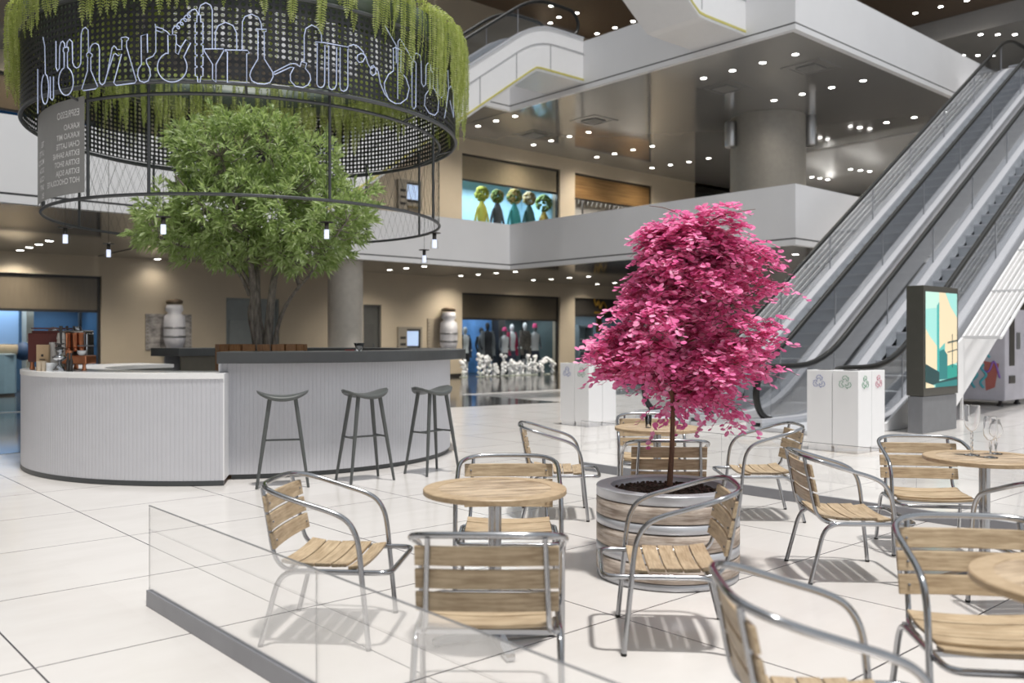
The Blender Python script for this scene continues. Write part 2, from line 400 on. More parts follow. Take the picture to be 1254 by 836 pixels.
# ================================================================ shop fronts
def area(nm, loc, sx, sy, power, col, rot=(0,0,0), parent=None):
    l = bpy.data.lights.new(nm, 'AREA'); l.shape = 'RECTANGLE'; l.size = sx; l.size_y = sy; l.energy = power; l.color = col
    o = bpy.data.objects.new(nm, l); COL.objects.link(o); o.location = loc; o.rotation_euler = rot
    if parent: o.parent = parent
    return o
nwin = [0]
def shop(a, b, z0, ztop, zpane, back, panel, frame, glow, power, depth=2.6):
    nwin[0] += 1
    zf = z0 + .004
    m = MB(); m.box(a-.3, b+.3, VB+depth, VB+depth+.1, zf, ztop); m.box(a-.3, a-.2, VB+.45, VB+depth, zf, ztop); m.box(b+.2, b+.3, VB+.45, VB+depth, zf, ztop)
    m.box(a-.3, b+.3, VB+.45, VB+depth, ztop-.1, ztop)
    struct(m.build('wall_shop', back, uvs=True))
    m = MB(); m.box(a, b, VB+.2, VB+depth, z0-.05, zf); struct(m.build('floor_shop', M['floor_dark'], uvs=True))
    m = MB(); t = .07
    m.box(a, b, VB+.16, VB+.22, zpane-t/2, zpane+t/2); m.box(a, a+t, VB+.10, VB+.22, zf, ztop); m.box(b-t, b, VB+.10, VB+.22, zf, ztop); m.box(a, b, VB+.10, VB+.22, ztop-t, ztop)
    n = max(1, round((b-a)/2.2))
    o = struct(m.build('window_%d' % nwin[0], frame, uvs=True))
    g = MB()
    for i in range(n): g.box(a+(b-a)*i/n+.01, a+(b-a)*(i+1)/n-.01, VB+.18, VB+.19, zf, zpane-t/2)
    g.build('pane', M['shopglass'], o)
    m = MB(); m.box(a+t, b-t, VB+.14, VB+.24, zpane+t/2, ztop-t); m.build('shutter_panel', panel, o)
    p = W((a+b)/2, VB+1.3, ztop-.25 if ztop-zpane < .3 else zpane+.2)
    area('shop_light', p, min(b-a-.4, 5), 1.2, power, glow, (0, 0, TH))
    return o
blueA = plain('blue_display_wall', (.10,.20,.32), .5, var=.15, scale=.8)
shop(uA0, uA1, 0, 3.18, 2.2, blueA, M['brown'], M['dark'], (.65,.82,1), 62)
shop(uA0, uA1, 4.15, 8.48, 7.5, plain('blue_upper', (.02,.22,.42), .5), plain('bronze_upper', (.20,.145,.085), .35), M['dark'], (.5,.8,1), 110)
shop(uB0, uB1, 0, 3.18, 2.2, plain('grey_green_display', (.13,.175,.18), .5), plain('bronze_dark', (.095,.078,.055), .4), M['dark'], (.9,.97,1), 50)
shop(uB0, uB1, 4.15, 8.48, 7.5, plain('pale_blue_display', (.36,.55,.66), .5), plain('bronze_light', (.27,.225,.15), .3), M['dark'], (.8,.93,1), 190)
shop(uC0, uC1, 0, 3.18, 2.42, plain('teal_grey_display', (.14,.19,.215), .5), plain('dark_fascia', (.045,.04,.035), .4), M['dark'], (.9,.95,1), 60)
shop(uC0, uC1, 4.15, 8.48, 7.42, plain('cream_display', (.52,.48,.43), .5), plain('amber_panel', (.36,.21,.085), .3, .4, var=.4, stretch=(.2,1,8), scale=3), M['dark'], (1,.9,.8), 120)
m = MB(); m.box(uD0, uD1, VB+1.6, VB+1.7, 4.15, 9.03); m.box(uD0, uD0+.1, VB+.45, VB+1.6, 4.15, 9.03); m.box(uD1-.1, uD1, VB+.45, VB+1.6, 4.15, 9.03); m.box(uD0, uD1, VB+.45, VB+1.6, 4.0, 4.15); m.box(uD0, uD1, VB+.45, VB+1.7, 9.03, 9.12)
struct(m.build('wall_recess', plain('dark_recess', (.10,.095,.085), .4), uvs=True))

def onw(x, y, v=VB):                 # building coords of a pixel on the back wall plane
    u, z = onv(x, y, v); return u, z
# blue poster wall, black pillar inside the fashion shop
u0, u1 = onw(566, 400, VB+2.0)[0], onw(605, 400, VB+2.0)[0]
t = thing('display_screen', 'blue sky backdrop panel at the left inside the fashion shop window', 'display panel', W(u0, VB+2.2), TH)
m = MB(); m.box(0, u1-u0, -.05, .05, .02, 2.35); m.build('panel', plain('sky_blue_backdrop', (.09,.24,.52), .5, var=.5, scale=.9), t)
m = MB(); m.box(-.04, u1-u0+.04, -.02, .08, 2.35, 2.4); m.build('top_rail', M['dark'], t)
a, b = onw(605, 0, VB+2.0)[0], onw(613, 0, VB+2.0)[0]
m = MB(); m.box(a, b, VB+1.7, VB+2.1, .004, 2.9); struct(m.build('trim_1', M['dark'], uvs=True))
a, b = onw(646, 0, VB+2.2)[0], onw(648.5, 0, VB+2.2)[0]
m = MB(); m.box(a, b, VB+2.3, VB+2.58, .004, 3.0); struct(m.build('trim_2', M['dark'], uvs=True))
# left shop: pale lit panel, beige pillar
a, b = onw(-40, 0, VB+1.4)[0], onw(24, 0, VB+1.4)[0]
t = thing('light_panel', 'pale blue glowing panel at the far left in the lower left shop', 'light panel', W(a, VB+1.5, 0), TH)
m = MB(); m.box(0, b-a, 0, .06, 1.15, 2.5); m.build('screen', emit('pale_blue_glow', (.36,.52,.75), .22), t)
m = MB(); m.box(-.05, b-a+.05, .06, .12, .004, 2.6); m.build('backing', blueA, t)
a, b = onw(30, 0, VB+1.2)[0], onw(39, 0, VB+1.2)[0]
m = MB(); m.box(a, b, VB+1.0, VB+1.5, .004, 3.05); struct(m.build('trim_3', M['wall'], uvs=True))
a, b = onw(96, 0, VB+1.4)[0], onw(99, 0, VB+1.4)[0]
m = MB(); m.box(a, b, VB+1.3, VB+1.45, .004, 3.05); struct(m.build('trim_4', M['dark'], uvs=True))
# display counter and bench with a navy cushion in the lower left shop
u, z = onw(-60, 452, VB-1.5); u2 = onw(24.5, 0, VB-1.5)[0]
t = thing('display_counter', 'pale blue rounded display counter before the lower left shop', 'counter', W(u, VB-1.5), TH)
m = MB(); m.prism([(0,0), (u2-u-.35,0), (u2-u-.1,.1), (u2-u,.35), (u2-u,.9), (0,.9)], .06, 1.02); m.build('body', plain('pale_blue_body', (.22,.36,.47), .35), t, .02)
m = MB(); m.box(.05, u2-u-.1, .08, .85, .004, .06); m.build('plinth', M['dark'], t)
m = MB(); m.box(0, u2-u-.1, .0, .9, 1.02, 1.05); m.build('worktop', plain('pale_blue_top', (.40,.52,.6), .3), t)
u, z = onw(-60, 440, VB-.6); u2 = onw(37, 0, VB-.6)[0]
t = thing('bolster_rack', 'beige roll with a round navy end behind the pale counter', 'bolster', W(u, VB-.75), TH)
m = MB(); m.tube([(0,0,1.12), (u2-u-.3,0,1.12)], .17, 16); m.build('roll', plain('beige_cloth', (.24,.205,.145), .8), t)
m = MB(); m.ball((u2-u-.2,0,1.1), .24, .24, .24, 14, 10); m.build('end_cushion', plain('navy_cushion', (.015,.05,.13), .6), t)
m = MB(); m.box(.1, .25, -.1, .1, .004, .96); m.box(u2-u-.7, u2-u-.5, -.1, .1, .004, .96); m.build('stand', M['dark'], t)

# ---- mannequins
def mannequin(px, top, bot, v, skin, hat, topc, skirt, label, w=1.0, coat=None):
    u, zt = onw(px, top, v); H = zt - .03
    t = thing('mannequin', label, 'mannequin', W(u, v, .004), TH+PI, 'mannequins in the fashion shop window')
    sh = .21*w
    def loft(rings, n=14):
        m = MB(); vs = []; fs = []
        for (z, rx, ry) in rings:
            for k in range(n):
                q = 2*PI*k/n; vs.append((rx*math.cos(q), ry*math.sin(q), z))
        for i in range(len(rings)-1):
            for k in range(n): fs.append((i*n+k, i*n+(k+1) % n, (i+1)*n+(k+1) % n, (i+1)*n+k))
        m.add(vs, fs, True); m.add(vs[-n:], [tuple(range(n))]); m.add(vs[:n], [tuple(range(n))[::-1]]); return m
    m = loft([(H*.83,.055,.055), (H*.865,.05,.055), (H*.885,.068,.085), (H*.93,.08,.10), (H*.97,.07,.09), (H,.02,.03)])
    m.tube(smooth([(sh*.9,.0,H*.80), (sh*1.25,-.02,H*.62), (sh*1.2,.08,H*.48)], 4), [.05]*4+[.042]*4+[.035], 8)
    m.tube(smooth([(-sh*.9,.0,H*.80), (-sh*1.25,-.02,H*.62), (-sh*1.1,.10,H*.50)], 4), [.05]*4+[.042]*4+[.035], 8)
    for s in (-1, 1): m.tube([(s*.09,0,H*.45), (s*.085,.01,H*.25), (s*.08,-.01,.06), (s*.08,.06,.02)], [.085,.06,.042,.04], 10)
    m.build('body', skin, t)
    loft([(H*.46,.17*w,.12), (H*.56,.145*w,.105), (H*.68,.18*w,.125), (H*.79,sh,.105), (H*.83,.09,.07), (H*.845,.06,.06)]).build('top', topc, t)
    loft([(H*.28,.22*w,.17), (H*.40,.185*w,.14), (H*.475,.15*w,.115)]).build('skirt', skirt, t)
    if coat:
        m = MB()
        for s in (-1, 1):
            m.tube(smooth([(s*sh*.75,-.02,H*.83), (s*sh*1.0,.02,H*.65), (s*sh*.95,.03,H*.36)], 5), [.10]*10+[.12], 10, ov=.8)
        m.build('coat', coat, t)
    if hat:
        m = MB(); m.lathe([(.12,H*.94), (.10,H*.955), (.095,H*.99), (.06,H*1.02), (0,H*1.025)], 14); m.build('hat', hat, t)
wh, dk, gr = plain('mannequin_white', (.75,.75,.74), .4), plain('black_cloth', (.02,.02,.024), .8), plain('sweater_white', (.62,.60,.60), .8)
navy, cr, pk = plain('navy_cloth', (.03,.035,.06), .8), plain('crimson_cloth', (.38,.02,.07), .7), plain('pink_felt', (.62,.05,.18), .7)
pat, gy = plain('patterned_cloth', (.12,.10,.085), .8, var=.9, scale=22), plain('grey_cloth', (.16,.165,.17), .8)
V1 = VB+1.0
mannequin(569.5, 399.5, 455, V1, wh, None, wh, dk, 'leftmost mannequin in the fashion shop, white top under a dark jacket', 1.0, navy)
mannequin(589.5, 400, 455, V1+.3, dk, None, gy, dk, 'dark mannequin in grey beside the black coat in front of blue')
mannequin(597, 394, 455, V1, dk, None, dk, dk, 'mannequin in a wide black coat before the blue backdrop', 1.35, gy)
mannequin(618, 401, 455, V1, gy, pk, gr, navy, 'shorter mannequin with a pink hat left of the crimson cardigan')
mannequin(626.8, 396, 455, V1+.2, wh, None, wh, navy, 'bald white mannequin in a crimson cardigan', 1.0, cr)
mannequin(642.8, 394, 455, V1, wh, None, pat, dk, 'bald mannequin in a dark patterned long coat', 1.05, pat)
mannequin(655, 396.5, 455, V1, gy, pk, gr, navy, 'mannequin in white sweater and pink hat, rightmost of the row', 1.2)

# ---- flower-headed figures in the shop above
def flowerman(px, ytop, yneck, body, flower, accent, label, seed):
    v = VB+.8; u, zt = onw(px, ytop, v); zn = onw(px, yneck, v)[1]; rnd = random.Random(seed)
    t = thing('flower_mannequin', label, 'mannequin', W(u, v, 4.154), TH, 'flower headed mannequins in the upper shop')
    zt -= 4.154; zn -= 4.154
    m = MB(); m.lathe([(0,.0), (.17,.0), (.20,zn*.3), (.15,zn*.6), (.21,zn*.9), (.10,zn), (.06,zn+.08), (0,zn+.08)], 14)
    for s in (-1, 1): m.tube(smooth([(s*.19,0,zn*.93), (s*.34,0,zn*.72), (s*.22,-.12,zn*.58)], 4), .05, 8)
    m.build('body', body, t)
    m = MB(); hc = (zt+zn)/2+.04; hr = (zt-zn)/2
    for i in range(90):
        q = rnd.random()*2*PI; w_ = rnd.uniform(-1, 1); r = math.sqrt(1-w_*w_)
        d = Vector((r*math.cos(q), r*math.sin(q), w_)); c = Vector((d.x*hr*.8, d.y*hr*.8, hc+d.z*hr*.85))
        m.ball(c, .075, .075, .06, 6, 4, mi=0 if rnd.random() < .65 else 1)
    m.build('flower_head', [flower, accent], t)
yl, gn, og = plain('yellow_cloth', (.52,.46,.06), .7), plain('leaf_green_dry', (.12,.17,.04), .8), plain('ochre_petals', (.36,.24,.07), .8)
flowerman(590, 229, 248, yl, plain('yellow_green_petals', (.36,.36,.04), .8), yl, 'yellow figure with a yellow flower head, leftmost in the upper shop', 1)
flowerman(609, 233, 250, plain('dark_suit', (.05,.05,.055), .7), gn, og, 'dark suited figure with a green leafy head in the upper shop', 2)
flowerman(630, 232, 252, plain('teal_cloth', (.02,.20,.19), .7), og, gn, 'teal figure with a brown flower head in the upper shop', 3)
flowerman(648, 236, 253, plain('dark_green_cloth', (.02,.07,.06), .7), plain('pale_petals', (.42,.33,.19), .8), og, 'dark green figure with a pale flower head in the upper shop', 4)
flowerman(666, 239, 261, plain('ochre_vase', (.46,.32,.05), .6), gn, plain('light_leaf', (.2,.3,.08), .8), 'ochre figure with a bushy green head, rightmost in the upper shop', 5)
# hanging rail in the upper amber shop
u, z = onw(706, 240, VB+1.0); u2, _ = onw(790, 248, VB+1.0)
t = thing('clothes_rail', 'dark rail with hooks in the amber upper shop', 'clothes rail', W(u, VB+1.0, 4.154), TH)
zr = onw(706, 238, VB+1.0)[1]-4.154
m = MB(); m.box(0, u2-u, -.04, .04, zr, zr+.14); m.build('beam', M['dark'], t)
m = MB(); m.box(.35, .4, -.03, .03, 0, zr); m.box(u2-u-.4, u2-u-.35, -.03, .03, 0, zr); m.build('post', M['dark'], t)
m = MB()
for i in range(16):
    x = .15+i*(u2-u-.3)/15; m.tube(smooth([(x,0,zr), (x+.03,0,zr-.25), (x-.05,0,zr-.4)], 3), .03, 5)
m.build('hooks', M['dark'], t)
# yellow sign at the lower right shop, its shelf cabinet
u, z = onw(735, 372, VB); 
t = thing('shop_sign', 'small gold ornament sign on the dark fascia behind the pink tree', 'sign', W(u, VB+.12, z), TH)
gold = plain('gold_sign', (.45,.26,.04), .4, .3)
m = MB(); m.box(-.25,.55,-.03,.0,-.42,-.34); m.build('bar', gold, t)
m = MB(); m.tube(smooth([(-.3,-.02,.3), (-.15,-.02,-.1), (0,-.02,.15), (.12,-.02,-.2), (.3,-.02,.1), (.5,-.02,-.15)], 5), .045, 6); m.build('scroll', gold, t)
u, z = onw(709, 412, VB+1.0); u2 = onw(727, 0, VB+1.0)[0]
t = thing('display_cabinet', 'pale glazed display cabinet in the lower right shop', 'cabinet', W(u, VB+1.0, .004), TH)
m = MB(); m.box(0, u2-u, 0, .5, 0, .25); m.box(0, .07, 0, .5, .25, 2.0); m.box(u2-u-.07, u2-u, 0, .5, .25, 2.0); m.box(0, u2-u, 0, .5, 1.95, 2.05); m.box(0, u2-u, .44, .5, .25, 2.0)
m.build('case', plain('cabinet_paint', (.30,.36,.38), .5), t)
m = MB(); m.box(.05, u2-u-.05, .02, .45, .85, .88); m.box(.05, u2-u-.05, .02, .45, 1.4, 1.43); m.build('shelf', M['white_gloss'], t)
u, z = onw(733, 390, VB+.6)
t = thing('picture', 'orange picture panel hanging in the lower right shop', 'picture', W(u, VB+.7, 0), TH)
m = MB(); m.box(0, .34, 0, .03, 1.75, 2.35); m.build('print', plain('orange_print', (.32,.14,.035), .6, var=.5, scale=6), t)
m = MB(); m.box(-.03, .37, .03, .05, 1.72, 2.38); m.build('frame', M['dark'], t)

# ---- white blossom letters standing before the fashion shop
rnd = random.Random(8)
BL = [(100,30,510,618,0), (212,26,470,612,0), (256,46,478,618,1), (316,38,540,605,0), (378,46,470,608,0), (420,24,508,580,0), (456,34,535,575,0), (496,30,530,604,0), (541,26,470,592,0), (581,48,472,600,0), (667,100,485,612,1)]
pet = plain('white_blossom', (.86,.88,.92), .6, var=.04)
stem = plain('pale_stem', (.5,.55,.5), .7)
names = ['partly behind the bar top end', 'second from the left', 'arched, third from the left', 'low and round, left of the middle', 'thick, below the crimson cardigan', 'slim and short right of the thick one', 'small and round in the middle', 'low leaning, right of the middle', 'tall slim, below the patterned coat', 'broad leaning below the white sweater', 'wide arched, rightmost by the window edge']
for i, (bx, bw, y0, y1, arch) in enumerate(BL):
    px, v = 550+bx/5.573, VB-.55
    u, zt = onw(px, 350+y0/5.573, v); ul = onw(px-bw/2/5.573, 0, v)[0]; ur = onw(px+bw/2/5.573, 0, v)[0]; hw = max(.08, (ur-ul)/2-.06)
    t = thing('blossom_letter', 'white blossom letter before the fashion shop, ' + names[i], 'flower letter', W(u, v, .004), TH, 'white blossom letters before the fashion shop')
    m = MB(); H = max(.5, zt)
    path = [(0,0,.05), (0,0,H)] if not arch else smooth([(-hw,0,.05), (-hw*.9,0,H*.6), (0,0,H-.08), (hw*.9,0,H*.6), (hw,0,.05)], 6)
    st = MB(); st.tube(path, .02, 6); st.lathe([(0,0), (.16,0), (.16,.03), (0,.03)], 12)
    n = 34 if not arch else 70
    for q in range(n):
        a = rnd.random()*(len(path)-1); ia = int(a); P = Vector(path[ia]).lerp(Vector(path[ia+1]), a-ia)
        s = hw if not arch else .1
        P += Vector((rnd.uniform(-s, s), rnd.uniform(-.1, .1), rnd.uniform(-.05, .05)))
        m.ball(P, rnd.uniform(.045, .075), None, None, 6, 4)
    st.build('stem', stem, t); m.build('blossoms', pet, t)

# ---- cash machines, wall lamps over marbled boards
def cash_machine(x0, x1, y0, y1, label, base):
    ua, zt = onw(x0, y0); ub_, zb_ = onw(x1, y1); w = ub_-ua; h = zt-zb_
    t = thing('cash_machine', label, 'cash machine', W(ua, VB-.1, zb_), TH)
    g = plain('atm_grey', (.30,.27,.225), .45)
    m = MB(); m.box(0, w, 0, .1, 0, h*.05); m.box(0, w, 0, .1, h*.93, h); m.box(0, w*.36, 0, .1, h*.05, h*.93); m.box(w*.93, w, 0, .1, h*.05, h*.93); m.box(w*.36, w*.93, .07, .1, h*.05, h*.93); m.build('housing', g, t)
    m = MB(); m.box(w*.38, w*.86, .03, .07, h*.36, h*.86); m.build('screen', emit('atm_screen', (.38,.50,.72), .55), t)
    m = MB(); m.box(w*.36, w*.93, .03, .07, h*.86, h*.93); m.box(w*.36, w*.93, .03, .07, h*.29, h*.36); m.box(w*.86, w*.93, .03, .07, h*.36, h*.86); m.build('bezel', M['dark'], t)
    for i in range(3):
        m = MB(); m.box(w*.08, w*.30, -.012, .0, h*(.15+.22*i), h*(.23+.22*i)); m.build('slot', M['dark'], t)
    m = MB(); m.box(w*.4, w*.9, -.03, .07, h*.05, h*.14); m.build('keypad', plain('atm_keypad', (.16,.12,.06), .5, var=.8, scale=20), t)
cash_machine(486, 515, 400, 436, 'cash machine in the ground floor wall behind the bar top', 0)
cash_machine(486, 515, 219, 259, 'cash machine on the upper floor wall seen through the hanging mesh', 1)
def lampboard(x0, x1, y0, y1, cx, cw, ycap, label1, label2, cloud):
    ua, zt = onw(x0, y0); ub_, zb_ = onw(x1, y1); uc, zc = onw(cx, ycap); r = (onw(cx+cw/2, 0)[0]-onw(cx-cw/2, 0)[0])/2
    t = thing('wall_board', label1, 'wall panel', W(ua, VB-.04, zb_), TH)
    m = MB(); m.box(0, ub_-ua, 0, .04, 0, zt-zb_); m.build('board', cloud, t)
    m = MB()
    for i in range(9):
        for x in (0.03, ub_-ua-.06): m.box(x, x+.04, -.012, 0, .06+i*(zt-zb_-.12)/9, .11+i*(zt-zb_-.12)/9)
    m.build('studs', plain('board_stud', (.25,.22,.19), .5), t)
    t = thing('wall_lamp', label2, 'wall lamp', W(uc, VB-.42, 0), TH)
    z0 = zb_+.03; H = zc-z0
    m = MB(); m.lathe([(0,zc-.10), (r*.75,zc-.10), (r*.8,zc-.02), (r*.55,zc+.03), (0,zc+.03)], 20); m.build('cap', plain('bronze_cap', (.17,.13,.09), .4, .4), t)
    m = MB(); m.lathe([(0,zc-.12), (r*.72,zc-.14), (r*.85,zc-H*.2), (r*.6,zc-H*.27), (r*.95,zc-H*.33), (r,zc-H*.5), (r,z0+H*.2), (r*.7,z0), (0,z0)], 20); m.build('frosted_tube', M['frost'], t)
    m = MB(); m.lathe([(r*1.02,zc-H*.55), (r*1.05,zc-H*.56), (r*1.05,zc-H*.58), (r*1.02,zc-H*.59)], 20); m.lathe([(r*1.02,zc-H*.73), (r*1.05,zc-H*.74), (r*1.05,zc-H*.76), (r*1.02,zc-H*.77)], 20); m.build('band', M['steel'], t)
    m = MB(); m.box(-.04, .04, 0, .40, zc-.06, zc-.02); m.build('arm', M['dark'], t)
lampboard(178, 234, 384, 428, 207, 25, 368, 'marbled grey board on the beige wall left of the tree', 'frosted lamp before the marbled board left of the tree', plain('marbled_board', (.36,.34,.33), .4, var=.6, scale=3.5, stretch=(1,1,2.2)))
lampboard(523, 558, 390, 432, 541, 17, 378, 'beige studded board on the wall right of the cash machine', 'frosted lamp before the beige studded board right of the cash machine', plain('beige_board', (.42,.36,.28), .5))
# ================================================================ escalators
def prof(xa, xb, sl, z0, z1, x0, x1, off, n=5, rnd_=.8):
    return [(p.x, p.y) for p in fillet([(x0, z0+off, 0), (xa, z0+off, 0), (xb, z1+off, 0), (x1, z1+off, 0)], rnd_, n)]
def clipz(pr, z): return [(a, max(b, z)) for a, b in pr]
def resamp(pr, xs):
    out = []
    for x in xs:
        for (a, b), (c, d) in zip(pr, pr[1:]):
            if a <= x <= c+1e-6: out.append((x, b+(d-b)*((x-a)/(c-a) if c-a > 1e-9 else 0))); break
        else: out.append((x, pr[-1][1] if x > pr[-1][0] else pr[0][1]))
    return out

def escalator(label, loc, rz, width, run, z0, z1, sl, flat0, flat1, lower, side_mat, lo, hi, rail, joints=False, yellow=False, steps_mat=None, dec=-1, drop_floor=0.004):
    """local x: run from the lower to the upper end, y: -width/2 .. width/2, z world"""
    t = thing('escalator', label, 'escalator', loc, rz, None)
    xa = flat0; xb = xa + (z1-z0)/sl; xe = xb + flat1; hw = width/2
    xs = [0] + [xa-1.0+2.0*i/8 for i in range(9)] + [xb-1.0+2.0*i/8 for i in range(9)] + [xe]
    base = prof(xa, xb, sl, z0, z1, 0, xe, 0)
    sharp = prof(xa, xb, sl, z0, z1, 0, xe, 0, 5, .12)
    RS = lambda off: resamp([(a, b+off) for a, b in sharp], xs)
    R = lambda off: resamp([(a, b+off) for a, b in base], xs)
    bot = clipz(RS(lo), drop_floor)
    # side cladding
    for s in (-1, 1):
        y0, y1 = (hw+.02, hw+.12) if s > 0 else (-hw-.12, -hw-.02)
        m = MB(); m.strip(bot, [(a, max(b, drop_floor+.1)) for a, b in R(hi)], y0, y1); m.build('side_cladding', side_mat, t)
        m = MB(); m.strip(R(hi), R(hi+.05), (hw-.16 if s > 0 else -hw-.14), (hw+.14 if s > 0 else -hw+.16)); m.build('deck', M['escmetal'], t)
        m = MB(); m.strip([(a, max(b-.02, .01)) for a, b in R(-.1)], R(hi), (hw-.16 if s > 0 else -hw+.13), (hw-.13 if s > 0 else -hw+.16)); m.build('skirt', M['step'], t)
    m = MB(); m.strip(bot, [(a, b+.06) for a, b in bot], -hw-.02, hw+.02); m.build('underside', side_mat, t)
    # steps
    m = MB(); n = int((xb-xa)/.4); y = hw-.16
    pts = [(0, z0), (xa, z0)]
    for i in range(n): pts += [(xa+i*.4, z0+i*.4*sl), (xa+(i+1)*.4, z0+i*.4*sl)]
    pts += [(xe, z1)]
    pts = [(a, b+.006) for a, b in pts]
    for (a, b), (c, d) in zip(pts, pts[1:]):
        m.add([(a,-y,b), (a,y,b), (c,y,d), (c,-y,d)], [(0,1,2,3)])
        if d > b+.05: m.box(a-.012, a+.01, -y, y, d-.035, d+.002, 1)
    m.build('step_band', [steps_mat or M['step'], M['escmetal']], t)
    # handrails, glass, newels
    r0 = .42
    cen = resamp([(a, b+rail) for a, b in base], [q for q in xs if .5 < q < xe-.5])
    def loop(x, zt, d):
        zb = zt-rail+hi+.02; rr = (zt-zb)/2
        return [(x - d*rr*math.sin(q)*1.0, zt-rr+rr*math.cos(q)) for q in [PI*i/12 for i in range(13)]]
    lo_loop = loop(.5, z0+rail, 1)[::-1]; hi_loop = loop(xe-.5, z1+rail, -1)
    path = lo_loop + cen + hi_loop
    for s in (-1, 1):
        yy = s*hw
        m = MB(); m.tube([(a, yy, b) for a, b in path], .050, 8, ov=1.1); m.build('handrail', M['rubber'], t)
        gx = [path[i] for i in range(len(path))]
        top = [(a, b-.03) for a, b in gx[12-0:-12]]
        gxs = [a for a, b in top]
        m = MB(); m.strip(resamp([(a, b+hi+.04) for a, b in base], gxs), top, yy-.006, yy+.006)
        for L_, zc, d in ((lo_loop, z0, -1), (hi_loop, z1, 1)):
            x = .5 if d < 0 else xe-.5; zt = zc+rail; zb = zc+hi+.02; rr = (zt-zb)/2-.03
            poly = [(x + d*rr*math.sin(q), (zt+zb)/2+rr*math.cos(q)) for q in [PI*i/10 for i in range(11)]]
            m.prism(poly, yy-.006, yy+.006, 'y')
        m.build('glass_balustrade', M['escglass'], t)
        k = int((xe-1)/2.2)
        for i in range(1, k+1):
            x = .5+i*(xe-1)/(k+1); zb = resamp(base, [x])[0][1]
            m = MB(); m.box(x-.006, x+.006, yy-.009, yy+.009, zb+hi+.05, zb+rail-.03); m.build('glass_joint', M['escmetal'], t)
    if joints:
        m = MB(); yj = dec*(hw+.125)
        A = R((lo*.35+hi*.65)); m.strip(A, [(a, b+.03) for a, b in A], yj-.004, yj+.004)
        for i in range(1, 8):
            x = xe-.05-i*1.35
            if x < .3: break
            b = resamp(base, [x])[0][1]; m.box(x-.015, x+.015, yj-.004, yj+.004, b+lo+.12, b+(lo*.35+hi*.65))
        m.build('panel_joint', plain('joint_grey', (.36,.36,.38), .5), t)
    if yellow:
        m = MB(); A = [(a, b+.07) for a, b in RS(lo)]; m.strip(A, [(a, b+.06) for a, b in A], *sorted((dec*(hw+.135), dec*(hw+.12)))); m.build('yellow_edge', M['yellow'], t)
    m = MB()
    for x in (.12, xe-.12): 
        zc = z0 if x < 1 else z1
        m.box(x-.12, x+.5 if x < 1 else x+.12, -y, y, zc+.004, zc+.012)
    m.build('comb_plate', M['alu'], t)
    return t, base, xs
SL = .64
vE1, vE2 = (10.07+8.88)/2, (7.83+6.64)/2
for lab, vv in (('left grey escalator of the pair climbing to the upper gallery', vE1), ('right grey escalator of the pair, behind the poster totem', vE2)):
    e, base, xs = escalator(lab, W(11.98, vv, 0), TH, 1.19, 0, 0.004, 9.45, SL, 2.08, 2.0, .004, M['escside'], -.95, .12, .97)
    E_last = e
# white grille wings along the outer sides of the pair
def wing(label, y0, y1, xs0, xs1, zoff, clad, nb=8, rb=.019, hb=.022):
    t = thing('grille_wing', label, 'grille', W(0, 0, 0), TH)
    z = lambda u: (u-14.06)*SL + zoff
    for i in range(nb):
        y = y0 + (y1-y0)*i/(nb-1); r = .03 if i in (0, nb-1) else rb
        m = MB(); m.strip([(xs0, z(xs0)-hb), (xs1, z(xs1)-hb)], [(xs0, z(xs0)+hb), (xs1, z(xs1)+hb)], y-r*.6, y+r*.6); m.build('bar', M['lattice'], t)
    u = xs0
    while u < xs1:
        m = MB(); m.tube([(u, y0, z(u)+.01), (u, y1, z(u)+.01)], .038, 4); u += 1.32; m.build('cross_bar', M['lattice'], t)
    if clad:
        m = MB(); ye = y0+.0
        m.prism([(13.4, .006), (15.6, .006), (xs1, z(xs1)-1.0), (xs1, z(xs1)+.02), (xs0-.0, z(xs0)+.02), (13.4, .12)], ye-.02, ye+.02, 'y'); m.build('side_panel', M['white_gloss'], t)
        m = MB(); m.tube([(xs0, y0+.02, z(xs0)), (xs0, y0+.02, .006)], .03, 4); m.build('post', M['lattice'], t)
    else:
        m = MB()
        u = xs0
        while u < xs1: m.tube([(u, y0, z(u)), (u, y0-.25 if y0 < y1 else y0+.25, z(u)-.2)], .02, 4); u += 2.64
        m.build('bracket', M['lattice'], t)
wing('white sloping grille along the near side of the right escalator', 6.42, 5.80, 16.3, 27.0, 0.0, True)
wing('white sloping grille along the far side of the left escalator', 10.26, 10.85, 14.8, 28.5, 0.1, False, 5, .022, .045)
m = MB(); m.box(29.6, 40, 4.0, VR, 9.03, 9.45)
struct(m.build('ceiling_landing', M['white'], uvs=True))

# escalator coming down to the left gallery, and the one climbing above it
t, base, xs = escalator('white clad escalator coming down from the upper gallery behind the hanging ring', W(8.35, 19.72, 0), TH, 1.4, 0, 4.16, 10.02, .70, 1.1, 1.97, 0, M['white_gloss'], -.80, .55, 1.35, True, True)
t, base, xs = escalator('white clad escalator climbing out of view at the top of the photo', W(19.8, 13.98, 0), TH+PI, 1.4, 0, 10.02, 15.4, .68, 1.95, 1.5, 0, M['white_gloss'], -.80, .55, 1.35, True, True, None, 1)
